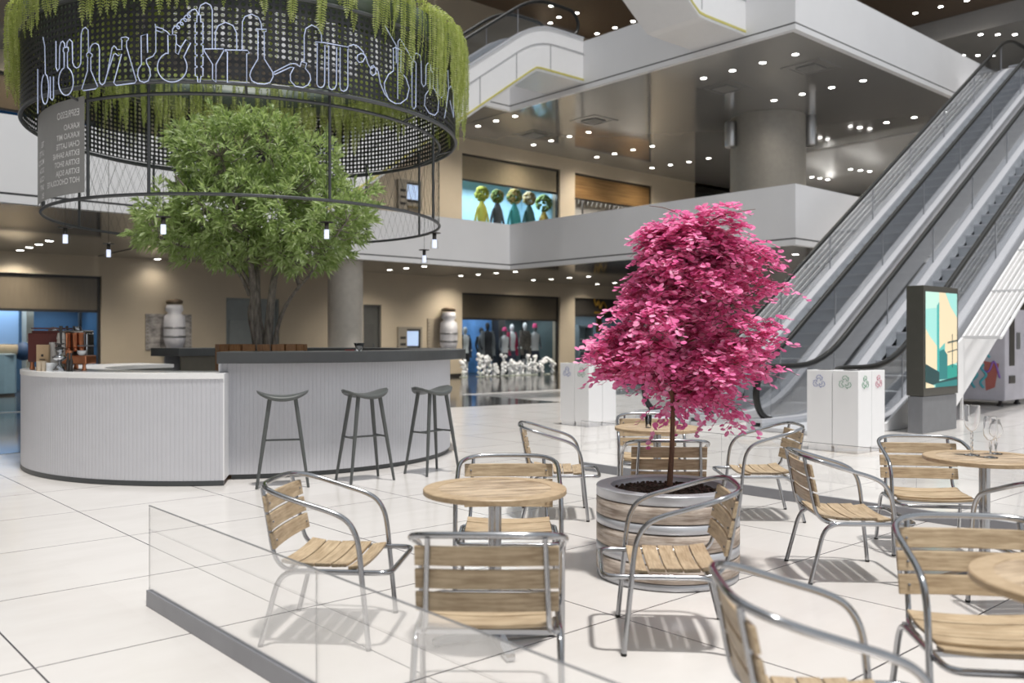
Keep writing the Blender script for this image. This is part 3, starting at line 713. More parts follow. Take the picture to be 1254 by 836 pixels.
# ================================================================ the ring bar
def arc_strip(m, c, a0, a1, n, prof, mi=0, smooth=True):     # prof: closed (r, z) outline swept round c
    k = len(prof); vs = []
    for i in range(n+1):
        a = math.radians(a0+(a1-a0)*i/n)
        for r, z in prof: vs.append((c[0]+r*math.cos(a), c[1]+r*math.sin(a), z))
    fs = []
    for i in range(n):
        for j in range(k): fs.append((i*k+j, i*k+(j+1) % k, (i+1)*k+(j+1) % k, (i+1)*k+j))
    m.add(vs, fs, False)
    m.add(vs[:k], [tuple(range(k))]); m.add(vs[-k:], [tuple(range(k))[::-1]])
def fluted(m, c, a0, a1, R, z0, z1, pitch=.042, depth=.0032):
    n = int(abs(math.radians(a1-a0))*R/pitch); vs = []
    for i in range(n):
        for q, d in ((0, -depth), (.12, 0), (.5, depth*.35), (.88, 0)):
            a = math.radians(a0+(a1-a0)*(i+q)/n); vs.append((c[0]+(R+d)*math.cos(a), c[1]+(R+d)*math.sin(a)))
    N = len(vs); V = [(x, y, z0) for x, y in vs] + [(x, y, z1) for x, y in vs]
    m.add(V, [(i, i+1, N+i+1, N+i) for i in range(N-1)], False)
CL, RL = (-3.25, 11.04), 2.468
CH, RH = (-3.15, 11.32), 2.36
t = thing('bar_counter', 'low white fluted curved bar counter on the left, carrying the espresso machine', 'bar counter', (CL[0], CL[1], 0))
cc = (0, 0)
m = MB(); fluted(m, cc, -79.0, -217, RL, .05, 1.03); arc_strip(m, cc, -79.2, -217, 90, [(RL-.03,.05), (RL-.012,.05), (RL-.012,1.03), (RL-.03,1.03)]); m.build('fluted_front', M['rib'], t)
m = MB(); arc_strip(m, cc, -79.0, -217, 90, [(RL-.05,.004), (RL+.004,.004), (RL+.004,.05), (RL-.05,.05)]); m.build('plinth', M['plinth'], t)
m = MB(); arc_strip(m, cc, -78.9, -217, 90, [(RL-.85,1.03), (RL+.008,1.03), (RL+.008,1.078), (RL-.85,1.078)]); m.build('worktop', M['worktop'], t)
m = MB(); arc_strip(m, cc, -83, -217, 60, [(RL-.80,.004), (RL-.76,.004), (RL-.76,1.03), (RL-.80,1.03)]); m.build('inner_panel', plain('inner_grey', (.30,.31,.30), .4), t)
m = MB()
for q in (-110, -140, -165, -190, -212):
    a = math.radians(q); m.obox(((RL-.84)*math.cos(a), (RL-.84)*math.sin(a), .5), .06, .05, .95, a)
m.build('inner_post', M['white_gloss'], t)
m = MB(); a = math.radians(-79.1)
m.obox(((RL-.4)*math.cos(a), (RL-.4)*math.sin(a), .565), .80, .02, 1.03, a); m.build('end_panel', M['white'], t)
t2 = thing('bar_counter', 'tall white fluted curved bar counter with a thick dark top, behind the stools', 'bar counter', (CH[0], CH[1], 0))
m = MB(); fluted(m, cc, -85, 141, RH, .05, 1.17); arc_strip(m, cc, -85, 141, 120, [(RH-.03,.05), (RH-.012,.05), (RH-.012,1.17), (RH-.03,1.17)]); m.build('fluted_front', M['rib'], t2)
m = MB(); arc_strip(m, cc, -82, 141, 120, [(RH-.07,.004), (RH-.02,.004), (RH-.02,.05), (RH-.07,.05)]); m.build('plinth', M['plinth'], t2)
m = MB(); arc_strip(m, cc, -84.3, 143, 120, [(RH-.50,1.17), (RH+.20,1.17), (RH+.20,1.285), (RH-.50,1.285)])
m.build('bar_top', M['bartop'], t2, .006)
m = MB(); arc_strip(m, cc, -80, 141, 100, [(RH-.45,.004), (RH-.42,.004), (RH-.42,1.17), (RH-.45,1.17)]); m.build('inner_panel', plain('inner_brown', (.17,.155,.125), .5), t2)
# ---- stools
def stool(label, loc, rz):
    t = thing('bar_stool', label, 'bar stool', loc, rz, 'bar stools at the tall counter')
    m = MB(); nx, ny = 18, 10; top = []; bot = []
    for i in range(nx+1):
        for j in range(ny+1):
            a = -1+2*i/nx; b = -1+2*j/ny
            x = .245*a; y = .155*b*math.sqrt(max(0.0, 1-abs(a)**3.2))*(1-.12*(1-a*a)*0)
            z = .872 + .048*abs(a)**2.1 - .018*b*b*(1-a*a)
            top.append((x, y, z)); bot.append((x*.97, y*.97, z-.026-.010*(1-a*a)))
    V = top+bot; N = len(top); fs = []
    for i in range(nx):
        for j in range(ny):
            q = i*(ny+1)+j; fs.append((q, q+ny+1, q+ny+2, q+1)); fs.append((N+q, N+q+1, N+q+ny+2, N+q+ny+1))
    for i in range(nx):
        for j in (0, ny):
            q = i*(ny+1)+j; r = q+ny+1
            fs.append((q, r, N+r, N+q) if j else (r, q, N+q, N+r))
    for i in (0, nx):
        for j in range(ny):
            q = i*(ny+1)+j; fs.append((q, q+1, N+q+1, N+q))
    m.add(V, fs, True); m.build('seat', M['stool'], t)
    P = {}
    for sx in (-1, 1):
        for sy in (-1, 1):
            a, b = Vector((sx*.115, sy*.085, .872)), Vector((sx*.238, sy*.165, .0)); P[sx, sy] = (a, b)
            m = MB(); m.tube([a, a.lerp(b, .5), b], [.021, .019, .013], 10); m.build('leg', M['stool'], t)
    at = lambda k, z: P[k][0].lerp(P[k][1], (.872-z)/.872)
    m = MB()
    for sx in (-1, 1): m.tube([at((sx,-1), .44), at((sx,1), .44)], .010, 8)
    m.tube([(at((-1,-1), .44)+at((-1,1), .44))/2, (at((1,-1), .44)+at((1,1), .44))/2], .010, 8); m.build('footrest', M['stool'], t)
    return t
s1 = stool('grey saddle bar stool at the left, seen straight on, nearest the low counter', (-2.21, 8.62, 0), math.radians(14))
for lab, p, a in (('grey saddle bar stool in the middle, turned with all four legs apart', (-1.47, 8.94, 0), 37), ('grey saddle bar stool at the right end of the tall counter', (-.845, 9.45, 0), 50)):
    dup(s1, p, math.radians(a), lab)

# ---- things on the counters
ZL = 1.078
def cpos(px, Y, z=ZL): return Vector(((px-CX)*Y/F, Y, z))
copper = plain('copper', (.62,.25,.13), .28, .9, var=.15)
maroon = plain('maroon_casing', (.10,.022,.018), .35)
kraft = plain('kraft_paper', (.42,.30,.18), .8, var=.08)
pap = plain('paper_cup', (.50,.42,.32), .7)
Y0 = 9.55; sc = Y0/F
t = thing('espresso_machine', 'maroon and copper espresso machine on the left end of the low counter', 'espresso machine', cpos(62, Y0+.15), 0)
m = MB(); m.box(-.25, .17, .0, .34, .085, .40); m.build('casing', maroon, t, .012)
m = MB(); m.box(-.22, .14, .03, .30, .40, .425); m.tube([(-.22,.02,.45), (.14,.02,.45)], .008, 6); m.tube([(-.22,.32,.45), (.14,.32,.45)], .008, 6); m.build('cup_rail', maroon, t)
for x, y in ((-.22,.04), (-.22,.30), (.13,.30), (.13,.04)):
    m = MB(); m.lathe([(.02,0), (.028,.01), (.02,.05), (.02,.085)], 10, (x,y,0)); m.build('foot', copper, t)
m = MB(); m.box(.24, .50, -.24, .0, .07, .16); m.build('drip_tray', copper, t, .01)
for x, y in ((.28,-.2), (.46,-.2)):
    m = MB(); m.lathe([(.03,0), (.022,.012), (.016,.05), (.02,.07)], 10, (x,y,0)); m.build('tray_foot', copper, t)
for x in (.22, .295, .36):
    m = MB(); m.lathe([(0,.235), (.024,.235), (.03,.25), (.03,.385), (.036,.39), (.036,.405), (0,.405)], 14, (x,-.05,0)); m.lathe([(0,.20), (.022,.20), (.027,.235), (0,.235)], 12, (x,-.05,0)); g = m.build('group_head', copper, t)
    m = MB(); m.tube([(x,-.06,.405), (x,-.09,.47)], [.008,.014], 8); m.build('lever', M['dark'], g)
m = MB(); m.box(.33, .50, -.08, -.05, .255, .268); m.tube([(.40,-.065,.27), (.39,-.06,.43)], .005, 6); m.build('cup_shelf', M['steel'], t)
m = MB(); m.tube(smooth([(.16,.02,.38), (.19,-.12,.37), (.2,-.14,.25), (.19,-.13,.18)], 4), .007, 6); m.build('steam_wand', M['chrome'], t)
m = MB(); m.box(.17,.40,-.1,.16,.40,.43); m.box(.17,.40,.0,.16,.06,.40); m.lathe([(.05,.425), (.05,.455), (0,.47)], 12, (-.03,.12,0)); m.lathe([(.05,.43), (.05,.46), (0,.475)], 12, (.25,.08,0)); m.build('hopper', M['chrome'], t, .02)
def lathed(nm, label, cat, prof, mat, p, group=None, n=18):
    m = MB(); m.lathe(prof, n); return tag(m.build(nm, mat, loc=p), label, cat, group)
lathed('cup', 'white porcelain cup on the copper tray of the espresso machine', 'cup', [(0,.0), (.022,0), (.042,.025), (.047,.052), (.044,.052), (.038,.026), (0,.008)], M['worktop'], cpos(100, Y0-.07, ZL+.16))
lathed('cup', 'small copper cup left of the white porcelain cup', 'cup', [(0,0), (.022,0), (.036,.03), (.038,.055), (.034,.055), (.03,.03), (0,.008)], copper, cpos(84.5, Y0-.16, ZL+.16))
t = thing('paper_bag', 'kraft paper bag standing before the maroon espresso machine', 'bag', cpos(53, Y0-.16), 0)
m = MB(); m.box(-.065, .065, -.02, .02, .0, .275); m.build('bag', kraft, t, .006)
m = MB(); m.box(-.012, .012, -.0225, -.02, .15, .175); m.box(-.03, .03, -.0225, -.02, .115, .125); m.build('print', M['dark'], t)
for px, lab in ((48.5, 'left kraft paper cup before the paper bag'), (54, 'right kraft paper cup before the paper bag')):
    lathed('paper_cup', lab, 'cup', [(0,0), (.021,0), (.028,.10), (.030,.103), (.026,.103), (.019,.005)], pap, cpos(px, Y0-.25))
lathed('sugar_pot', 'short pale grey pot right of the kraft paper cups', 'pot', [(0,0), (.052,0), (.054,.085), (.048,.088), (.046,.01), (0,.01)], plain('pale_grey_pot', (.58,.6,.62), .4), cpos(63.5, Y0-.25))
glsm = plain('stacked_pale_cups', (.52,.48,.44), .35, var=.1)
lathed('carafe', 'pale tapered carafe with straws beside the kraft paper bag', 'carafe', [(0,0), (.052,.0), (.06,.10), (.035,.20), (.03,.30), (.026,.30), (.03,.2)], glsm, cpos(64, Y0-.08))
for i in range(8):
    m = MB(); m.lathe([(.045,0), (.046,.004), (.034,.066), (.030,.07), (0,.07)], 18)
    tag(m.build('stacked_cup', glsm, loc=cpos(75, Y0-.02, ZL+.002+.047*i)), 'pale upturned cup in the tall stack beside the espresso machine', 'cup', 'stacked cups by the espresso machine')
t = thing('coffee_press', 'chrome press on a domed foot at the front of the low counter', 'coffee press', cpos(73, Y0-.33), 0)
m = MB(); m.lathe([(0,0), (.062,0), (.062,.018), (.045,.05), (.018,.07), (.016,.12), (0,.12)], 18); m.build('foot', M['chrome'], t)
m = MB(); m.lathe([(0,.10), (.03,.105), (.068,.135), (.072,.15), (.05,.165), (.02,.17), (.04,.21), (.036,.235), (0,.24)], 18); m.build('bowl', M['chrome'], t)
m = MB(); m.lathe([(0,.235), (.045,.235), (.048,.245), (.02,.255), (.02,.275), (.046,.28), (.046,.292), (0,.292)], 18); m.build('head', M['dark'], t)
m = MB(); m.tube([(0,.03,.29), (-.012,.05,.38), (-.012,.05,.47)], [.01,.012,.018], 8); m.build('lever', M['dark'], t)
for px, lab in ((83.3, 'left slim black bottle before the copper tray'), (87.2, 'right slim black bottle before the copper tray')):
    lathed('bottle', lab, 'bottle', [(0,0), (.017,0), (.018,.10), (.008,.14), (.008,.17), (.010,.172), (.010,.19), (0,.19)], M['dark'], cpos(px, Y0-.33))
ZT = 1.285
lathed('glass_bowl', 'small glass bowl on the dark bar top behind the middle stool', 'glass', [(0,.0), (.03,0), (.045,.05), (.062,.085), (.058,.085), (.04,.045), (0,.01)], M['wineglass'], Vector(((440-CX)*9.6/F, 9.6, ZT)))
lathed('glass_bowl', 'pink lined glass dish on the dark bar top, left of the glass bowl', 'glass', [(0,0), (.05,0), (.055,.012), (0,.012)], plain('rose_dish', (.5,.12,.12), .4), Vector(((428-CX)*9.75/F, 9.75, ZT)))

# ================================================================ the hanging ring
RC = Vector((-3.2, 11.0, 0)); RP, RCG = 2.5, 2.30
ring = thing('hanging_ring', 'round black perforated ring with a wire cage hanging above the bar', 'hanging ring', (RC.x, RC.y, 0))
Z0, Z1 = 3.86, 4.74
m = MB(); rows = 14; cols = 250; ch = (Z1-Z0-.06)/rows; cw = 2*PI/cols; hr = .34
def cyl(a, z, r=RP): return (r*math.cos(a), r*math.sin(a), z)
SEG = 8
VIDX = {}
for R_ in (RP, RP-.006):
    vs = []; fs = []
    for i in range(cols):
        for j in range(rows):
            o = len(vs); ac = (i+.5)*cw; zc = Z0+.03+(j+.5)*ch
            sq = [(-.5,-.5), (0,-.5), (.5,-.5), (.5,0), (.5,.5), (0,.5), (-.5,.5), (-.5,0)]
            for a, b in sq: vs.append(cyl(ac+a*cw, zc+b*ch, R_))
            for a, b in sq:
                l = math.hypot(a, b); vs.append(cyl(ac+a/l*hr*cw, zc+b/l*hr*ch, R_))
            for k in range(SEG):
                k2 = (k+1) % SEG
                f = (o+k, o+k2, o+8+k2, o+8+k)
                fs.append(f if R_ == RP else f[::-1])
    m.add(vs, fs, False)
m.build('perforated_drum', M['perf'], ring)
m = MB()
for z in (Z0, Z1): m.tube([cyl(2*PI*i/96, z) for i in range(96)], .022, 6, True)
m.build('drum_rim', M['frame'], ring)
m = MB(); m.tube([cyl(2*PI*i/96, 2.825, RCG) for i in range(96)], .018, 6, True); m.build('cage_ring', M['frame'], ring)
m = MB(); m.tube([cyl(2*PI*i/96, Z0-.06, RCG) for i in range(96)], .018, 6, True); m.build('cage_ring', M['frame'], ring)
for q in (-98.6, -54.4, -117, -143.6, -10, 33, 62, 99, 141, 172):
    a = math.radians(q)
    m = MB(); m.tube([cyl(a, 2.825, RCG), cyl(a, Z0+.1, RCG)], .016, 6); m.build('cage_post', M['frame'], ring)
for i in range(8):
    a = math.radians(-120+45*i); m = MB(); m.tube([cyl(a, Z0-.06, RCG), cyl(a, Z0, RP)], .012, 6); m.build('strut', M['frame'], ring)
m = MB(); N = 120
for s in (-1, 1):
    for i in range(N):
        a = 2*PI*i/N; m.tube([cyl(a+s*q*2*PI/N*.5*7/6, 2.825+(Z0-.06-2.825)*q/6, RCG) for q in range(7)], .0014, 3, caps=False)
m.build('wire_mesh', M['frame'], ring)
m = MB(); m.lathe([(RP-.12,Z1+.03), (RP-.02,Z1+.03), (RP-.02,Z1+.30), (RP-.04,Z1+.30), (RP-.04,Z1+.06), (RP-.5,Z1+.06), (RP-.5,Z1+.30), (RP-.52,Z1+.30), (RP-.52,Z1+.03), (RP-.12,Z1+.03)], 72); m.build('planter_trough', M['trough'], ring)
m = MB()
for i in range(6):
    a = 2*PI*i/6+.4; m.tube([cyl(a, Z1+.3, RP-.27), cyl(a, Z1+.9, RP-.27), (.0, .0, 9.5)], .012, 6)
m.build('hanging_rod', M['frame'], ring)
# curved menu panel with mirrored lettering
MA0, MA1 = -117.5, -152.0
sign = thing('menu_panel', 'curved grey menu panel with mirrored white lettering on the left of the cage', 'menu board', (RC.x, RC.y, 0))
m = MB(); arc_strip(m, cc, MA0, MA1, 16, [(RCG+.022,2.88), (RCG+.028,2.88), (RCG+.028,3.84), (RCG+.022,3.84)]); m.build('panel', M['menu'], sign)
def text_on_cyl(txt, size, a_right, z, R, mir=True):
    cu = bpy.data.curves.new('lettering', 'FONT'); cu.body = txt; cu.size = size; cu.extrude = .0; cu.offset = .0012
    o = bpy.data.objects.new('tmp', cu); COL.objects.link(o)
    me = bpy.data.meshes.new_from_object(o.evaluated_get(bpy.context.evaluated_depsgraph_get()))
    bpy.data.objects.remove(o)
    vs = [(v.co.x, v.co.y) for v in me.vertices]; fs = [tuple(p.vertices) for p in me.polygons]; bpy.data.meshes.remove(me)
    out = [(R*math.cos(a_right - x/R), R*math.sin(a_right - x/R), z+y) for x, y in vs]
    return out, fs
zz = 3.66
for i, w in enumerate(['ESPRESSO', 'KAKAO', 'KAKAO MIT', 'CHAI LATTE', 'EXTRA SAHNE', 'EXTRA SHOT', 'EXTRA SOJA', 'HOT CHOCOLATE']):
    m = MB(); vs, fs = text_on_cyl(w, .098 if i == 0 else .08, math.radians(MA0-1.6), zz, RCG+.031); m.add(vs, fs); m.build('menu_line', M['menu_text'], sign)
    zz -= .125 if i == 0 else .091
zz = 3.45
for w in ['TEE', 'LATTE', 'MOCCA', 'SODA', 'COLA', 'SAFT', 'EIS']:
    m = MB(); vs, fs = text_on_cyl(w, .08, math.radians(MA0-21), zz, RCG+.031); m.add(vs, fs); zz -= .091; m.build('menu_line', M['menu_text'], sign)

# ---- laboratory glassware drawn in light tubes on the drum
def drum(px, py, R=RP+.022):
    k = (px-CX)/F; a = 1+k*k; b = -2*(k*RC.x+RC.y); c = RC.x**2+RC.y**2-R*R; d = b*b-4*a*c
    if d < 0: return None
    Y = (-b-math.sqrt(d))/(2*a); return Vector((k*Y-RC.x, Y-RC.y, HC+(YH-py)*Y/F))
O5 = lambda x, y: (20+x/5.971, y/5.971)
O6 = lambda x, y: (200+x/5.971, y/5.971)
O7 = lambda x, y: (380+x/5.7, y/5.7)
def arcp(cx_, cy_, rx, ry, a0, a1, n=14): return [(cx_+rx*math.cos(math.radians(a0+(a1-a0)*i/n)), cy_+ry*math.sin(math.radians(a0+(a1-a0)*i/n))) for i in range(n+1)]
coil = []
for i in range(61):
    q = i/60; coil.append((95+105*q+17*math.sin(q*8*PI)+0, 195-108*q-17*math.cos(q*8*PI)+12))
ART = [
 ('flask', O5, [(345,350),(343,375),(350,385),(350,490)]+arcp(363,595,54,102,-105,-435,26)+[(374,485),(374,385),(382,370),(378,345),(345,350)]),
 ('hose', O5, [(290,300),(290,490),(300,520),(315,500),(318,340),(326,310),(340,302),(352,318),(355,345)]),
 ('hose', O5, [(368,345),(372,308),(390,288),(409,308),(412,460),(424,488),(440,498),(460,488),(472,460),(475,250),(485,214),(505,200),(525,220),(528,380)]),
 ('conical_flask', O5, [(528,380),(514,395),(514,412),(522,420),(520,520),(478,652),(490,662),(580,650),(595,632),(545,515),(545,420),(555,410),(555,398),(545,390),(528,380)]),
 ('hose', O5, [(538,380),(542,345),(558,322),(580,316),(600,328),(608,360),(606,590),(614,612),(628,620),(645,608),(665,540),(700,352),(714,335),(726,345),(736,362),(770,362),(772,292),(765,288),(768,275),(800,270),(822,280),(818,292),(806,300),(806,345)]),
 ('conical_flask', O5, [(806,345),(878,590),(865,607),(730,625),(712,605),(770,395),(745,408),(725,392),(712,398),(665,540)]),
 ('measuring_flask', O5, [(960,385),(958,248),(912,262),(915,470),(892,505),(886,550),(903,592),(935,603),(965,590),(981,550),(974,500),(954,465),(950,440),(956,430),(1000,410),(1020,378),(1020,200),(1015,175)]),
 ('stopcock', O5, [(1020,195),(1075,212),(1070,238),(1020,222)]),
 ('hose', O5, [(1075,218),(1100,230),(1120,252)]),
 ('round_flask', O5, [(1110,395),(1108,256),(1168,255),(1170,320),(1198,345)]),
 ('round_flask', O6, [(32,390)]+arcp(65,490,108,110,-115,-390,30)+[(150,415),(200,315),(165,290),(130,345),(108,398),(90,385),(92,320),(130,345)]),
 ('coil', O6, [(68,250),(68,215),(80,195)]+coil+[(210,72),(235,68),(250,90),(258,110)]),
 ('condenser', O6, [(246,110),(246,162),(233,165),(233,235),(247,240),(247,248),(233,252),(233,315),(247,320),(247,328),(233,333),(233,398),(247,402),(247,410),(233,415),(233,480),(247,485),(247,492),(233,497),(233,555),(248,560),(252,600),(270,600),(275,560),(290,555),(290,497),(276,492),(276,485),(290,480),(290,415),(276,410),(276,402),(290,398),(290,333),(276,328),(276,320),(290,315),(290,252),(276,248),(276,240),(290,235),(290,165),(272,162),(272,110),(246,110)]),
 ('hose', O6, [(262,110),(262,70),(275,38),(310,20),(345,38),(358,75),(358,355)]),
 ('funnel', O6, [(300,358),(440,358),(440,375),(385,470),(385,600),(360,580),(360,470),(300,375),(300,358)]),
 ('hose', O6, [(380,355),(382,230),(402,188),(455,163),(510,188),(535,240),(537,362)]),
 ('beaker', O6, [(450,365),(615,368),(630,388),(610,394),(610,607),(468,603),(468,378),(450,372),(450,365)]),
 ('hose', O6, [(575,365),(578,160),(596,122),(645,103),(696,128),(715,170),(718,210)]),
 ('flask', O6, [(680,212),(755,215),(752,230),(738,232),(738,430),(798,525),(803,560),(782,602),(740,615),(690,612),(647,590),(632,550),(642,515),(692,430),(692,228),(680,224),(680,212)]),
 ('retort', O6, [(812,545),(808,528),(930,465),(965,465),(1000,488),(1010,450),(1048,462),(1038,500),(1070,540),(1078,580),(1060,620),(1020,640),(965,630),(930,590),(928,545),(955,492),(930,492),(825,540),(812,545)]),
 ('hose', O6, [(1030,450),(1030,260),(1043,208),(1085,183),(1130,205),(1155,250),(1157,305)]),
 ('tube_rack', O7, [(48,312),(36,304),(36,292),(100,298),(268,330),(266,345)]),
 ('test_tube', O7, [(48,302),(46,588),(58,606),(75,612),(92,603),(100,580),(102,315)]),
 ('test_tube', O7, [(128,318),(128,600),(138,620),(152,626),(172,616),(182,590),(184,330)]),
 ('test_tube', O7, [(208,330),(207,610),(216,630),(234,637),(254,626),(262,600),(262,345)]),
 ('hose', O7, [(268,322),(300,311),(335,325),(368,360),(383,400),(366,432),(340,436),(325,415),(330,385),(358,372),(385,388),(400,440),(418,472),(440,455),(458,480),(455,515),(436,528),(418,510),(420,478),(448,465),(474,500),(488,580),(518,655),(560,705),(600,724)]),
 ('round_flask', O7, [(580,495),(580,358),(577,340),(590,332),(628,345),(636,360),(632,375),(632,500),(668,545),(690,615),(674,688),(630,722),(590,722),(546,692),(520,625),(516,580),(545,520),(580,495)]),
 ('stirrer', O7, [(520,178),(598,315),(600,440)]),
 ('stirrer', O7, [(610,690),(611,330),(612,290),(625,272),(640,290),(712,415)]),
 ('slim_tube', O7, [(722,420),(709,430),(709,740),(722,760),(736,745),(738,440),(722,420)]),
 ('hose', O7, [(722,415),(725,385),(740,370),(765,385),(773,420),(776,580),(790,605),(805,590),(808,460),(821,440),(838,452),(842,485)]),
 ('pear_flask', O7, [(842,485),(833,500),(835,615),(802,665),(797,735),(828,788),(868,805),(890,780),(896,705),(882,650),(858,612),(858,510),(842,485)]),
 ('hose', O7, [(858,478),(884,470),(890,655),(915,682),(934,660),(935,500)]),
 ('slim_flask', O7, [(960,490),(965,620),(950,740),(936,825)]),
 ('slim_flask', O7, [(968,620),(980,600),(998,630),(999,820),(975,700)]),
 ('slim_flask', O7, [(1022,820),(1030,700),(1048,650),(1055,700),(1045,860)]),
 ('slim_flask', O5, [(195,560)]+arcp(210,650,26,112,-110,-420,20)+[(212,540),(208,340),(195,270)]),
 ('slim_tube', O5, [(157,505),(157,640),(157,830)]),
 ('slim_tube', O5, [(248,560),(248,715),(262,732),(272,715),(272,560)]),
]
art = thing('tube_artwork', 'pale blue line drawing of laboratory glassware across the front of the black drum', 'artwork', (RC.x, RC.y, 0))
for nm, O, pts in ART:
    P = [drum(*O(x, y)) for x, y in pts]; P = [p for p in P if p]
    if len(P) < 2: continue
    m = MB(); m.tube(P, .0052, 6); m.build(nm, M['neon'], art)

# ---- hanging ferns
def fern_mesh(seed, nf, lmin, lmax, spread):
    rnd = random.Random(seed); m = MB()
    for f in range(nf):
        ln = rnd.uniform(lmin, lmax); out = rnd.uniform(.05, spread); sd = rnd.uniform(-.22, .22); up = rnd.uniform(.03, .14)
        ph = rnd.uniform(-.8, .8); wd = rnd.uniform(.040, .056)
        pts = smooth([(0, sd*.2, 0), (out*.55, sd*.6, up), (out, sd, up*.3), (out*1.08, sd*1.1, -ln*.4), (out*.98+rnd.uniform(-.03,.03), sd*1.15+rnd.uniform(-.03,.03), -ln)], 6)
        dist = [0]
        for a, b in zip(pts, pts[1:]): dist.append(dist[-1]+(b-a).length)
        T = dist[-1]; n = int(T/.024); side = Vector((math.sin(ph), math.cos(ph), 0))
        vs = []; fs = []; j = 0
        for i in range(n):
            d = T*(i+.5)/n
            while dist[j+1] < d: j += 1
            q = (d-dist[j])/(dist[j+1]-dist[j]); P = pts[j].lerp(pts[j+1], q); t = (pts[j+1]-pts[j]).normalized()
            s = (side - t*side.dot(t)).normalized(); nn = t.cross(s); w = wd*min(1, (T-d)/.16+.12)*min(1, d/.06+.3)
            for sg in (-1, 1):
                tip = P + s*(sg*w) + t*(.012) + nn*rnd.uniform(-.008,.012); o = len(vs)
                vs += [P-t*.004, P+s*(sg*w*.5)-t*.007, tip, P+s*(sg*w*.5)+t*.012]; fs.append((o, o+1, o+2, o+3))
        m.add(vs, fs, False)
        m.tube(pts[::3], .003, 3, caps=False)
    me = m.mesh('fern'); me.materials.append(M['fern']); return me
OUT = [fern_mesh(s, 7, .18, .62, .17) for s in range(3)] + [fern_mesh(s, 7, .4, 1.1, .22) for s in (11, 12, 13)]
INN = [fern_mesh(s, 9, .5, .95, .12) for s in (21, 22, 23)]
rnd = random.Random(5); nF = 66
for i in range(nF):
    q = 360*i/nF + rnd.uniform(-2, 2); a = math.radians(q)
    rel = (q+106+180) % 360-180                         # away from the direction of the camera
    side = -150 < rel < -46 or 72 < rel < 150
    if -46 < rel < 60 and rnd.random() < .45: continue
    me = OUT[rnd.randrange(3)+3] if side else OUT[rnd.randrange(3)]
    o = bpy.data.objects.new('hanging_fern', me); COL.objects.link(o)
    o.location = RC + Vector((math.cos(a)*(RP-.06), math.sin(a)*(RP-.06), Z1+.28)); o.rotation_euler.z = a
    s = rnd.uniform(.85, 1.12)*(1.0 if not side else 1.05); o.scale = (1, 1, s)
    if 72 < rel < 125 or -125 < rel < -46:
        lab = 'long green fern cascading down the outer %s side of the ring' % ('right' if rel > 0 else 'left'); g = 'long ferns on the %s side of the ring' % ('right' if rel > 0 else 'left')
    elif abs(rel) <= 72: lab, g = 'green fern trailing thin fronds over the front of the black drum', 'ferns over the front of the drum'
    else: lab, g = 'green fern on the far rim of the hanging ring', 'ferns on the far rim'
    tag(o, lab, 'fern', g)
for i in range(44):
    q = 360*i/44 + rnd.uniform(-3, 3); a = math.radians(q)
    o = bpy.data.objects.new('hanging_fern', INN[rnd.randrange(3)]); COL.objects.link(o)
    o.location = RC + Vector((math.cos(a)*(RP-.44), math.sin(a)*(RP-.44), Z1+.27)); o.rotation_euler.z = a+PI
    o.scale = (1, 1, rnd.uniform(.8, 1.1))
    tag(o, 'green fern hanging inside the ring above the tree', 'fern', 'ferns hanging inside the ring')

# ---- glass pendants below the cage
PD = [(80, 290, 10.0, 'far left glass pendant lamp below the cage ring'), (133, 308, 11.7, 'glass pendant lamp second from the left, beyond the tree'), (200, 278, 9.1, 'glass pendant lamp before the left of the green crown'), (400, 284, 9.5, 'glass pendant lamp before the right of the green crown'), (532, 296, 10.5, 'far right glass pendant lamp below the cage ring'), (519.5, 315, 12.5, 'glass pendant lamp lower left of the far right one')]
for px, py, Y, lab in PD:
    t = thing('pendant_lamp', lab, 'pendant lamp', ((px-CX)*Y/F, Y, HC+(YH-py)*Y/F), 0, 'glass pendants around the ring')
    m = MB(); m.lathe([(.0,.10), (.075,.10), (.075,.106), (.0,.106)], 18); m.lathe([(0,.02), (.022,.02), (.024,.10), (0,.10)], 12); m.build('socket', M['dark'], t)
    m = MB(); m.lathe([(0,-.07), (.026,-.07), (.026,.025), (0,.025)], 14); m.build('light_tube', M['bulb'], t)
    m = MB(); m.lathe([(.03,.03), (.048,.0), (.05,-.07), (.045,-.085)], 16); m.build('glass_shade', M['glass'], t)
    m = MB(); m.tube([(0,0,.1), (0,0,3.85-t.location.z)], .003, 4); m.build('cord', M['dark'], t)

# ================================================================ the tree inside the bar
TC = Vector((-3.08, 11.0, 0))
t = thing('tree_tub', 'round tub of brown wooden staves around the tree inside the bar', 'planter', TC)
for i in range(20):
    a = 2*PI*i/20
    m = MB(); m.obox((.52*math.cos(a), .52*math.sin(a), .78), .045, .145, 1.14, a); m.build('stave', M['oak'], t)
m = MB(); m.lathe([(0,1.26), (.49,1.26), (.495,.1), (0,.1)], 32); m.build('soil', M['soil'], t)
tree = thing('bar_tree', 'leafy green multi stemmed tree growing inside the ring bar', 'tree', TC)
def cr(px, py, Y=11.0): return Vector(((px-CX)*Y/F, Y, HC+(YH-py)*Y/F)) - TC
m = MB(); ST = []
def stem_(pts, r0, r1, n=8):
    P = smooth(pts, 5); k = len(P); m.tube(P, [r0+(r1-r0)*i/(k-1) for i in range(k)], n); ST.append(P); return P
stem_([cr(317,434), cr(315,415), cr(309,385), cr(311,365), cr(308,330,10.9), cr(302,290,10.7), cr(285,240,10.5), cr(270,190,10.4)], .075, .014)
stem_([cr(318,434), cr(316,400), cr(314,360), cr(315,315,11.1), cr(318,260,11.2), cr(330,200,11.2), cr(325,160,11.1)], .066, .014)
stem_([cr(328,434), cr(329,405), cr(333,360), cr(339,325,11.1), cr(348,290,11.3), cr(365,240,11.4), cr(385,190,11.3)], .062, .014)
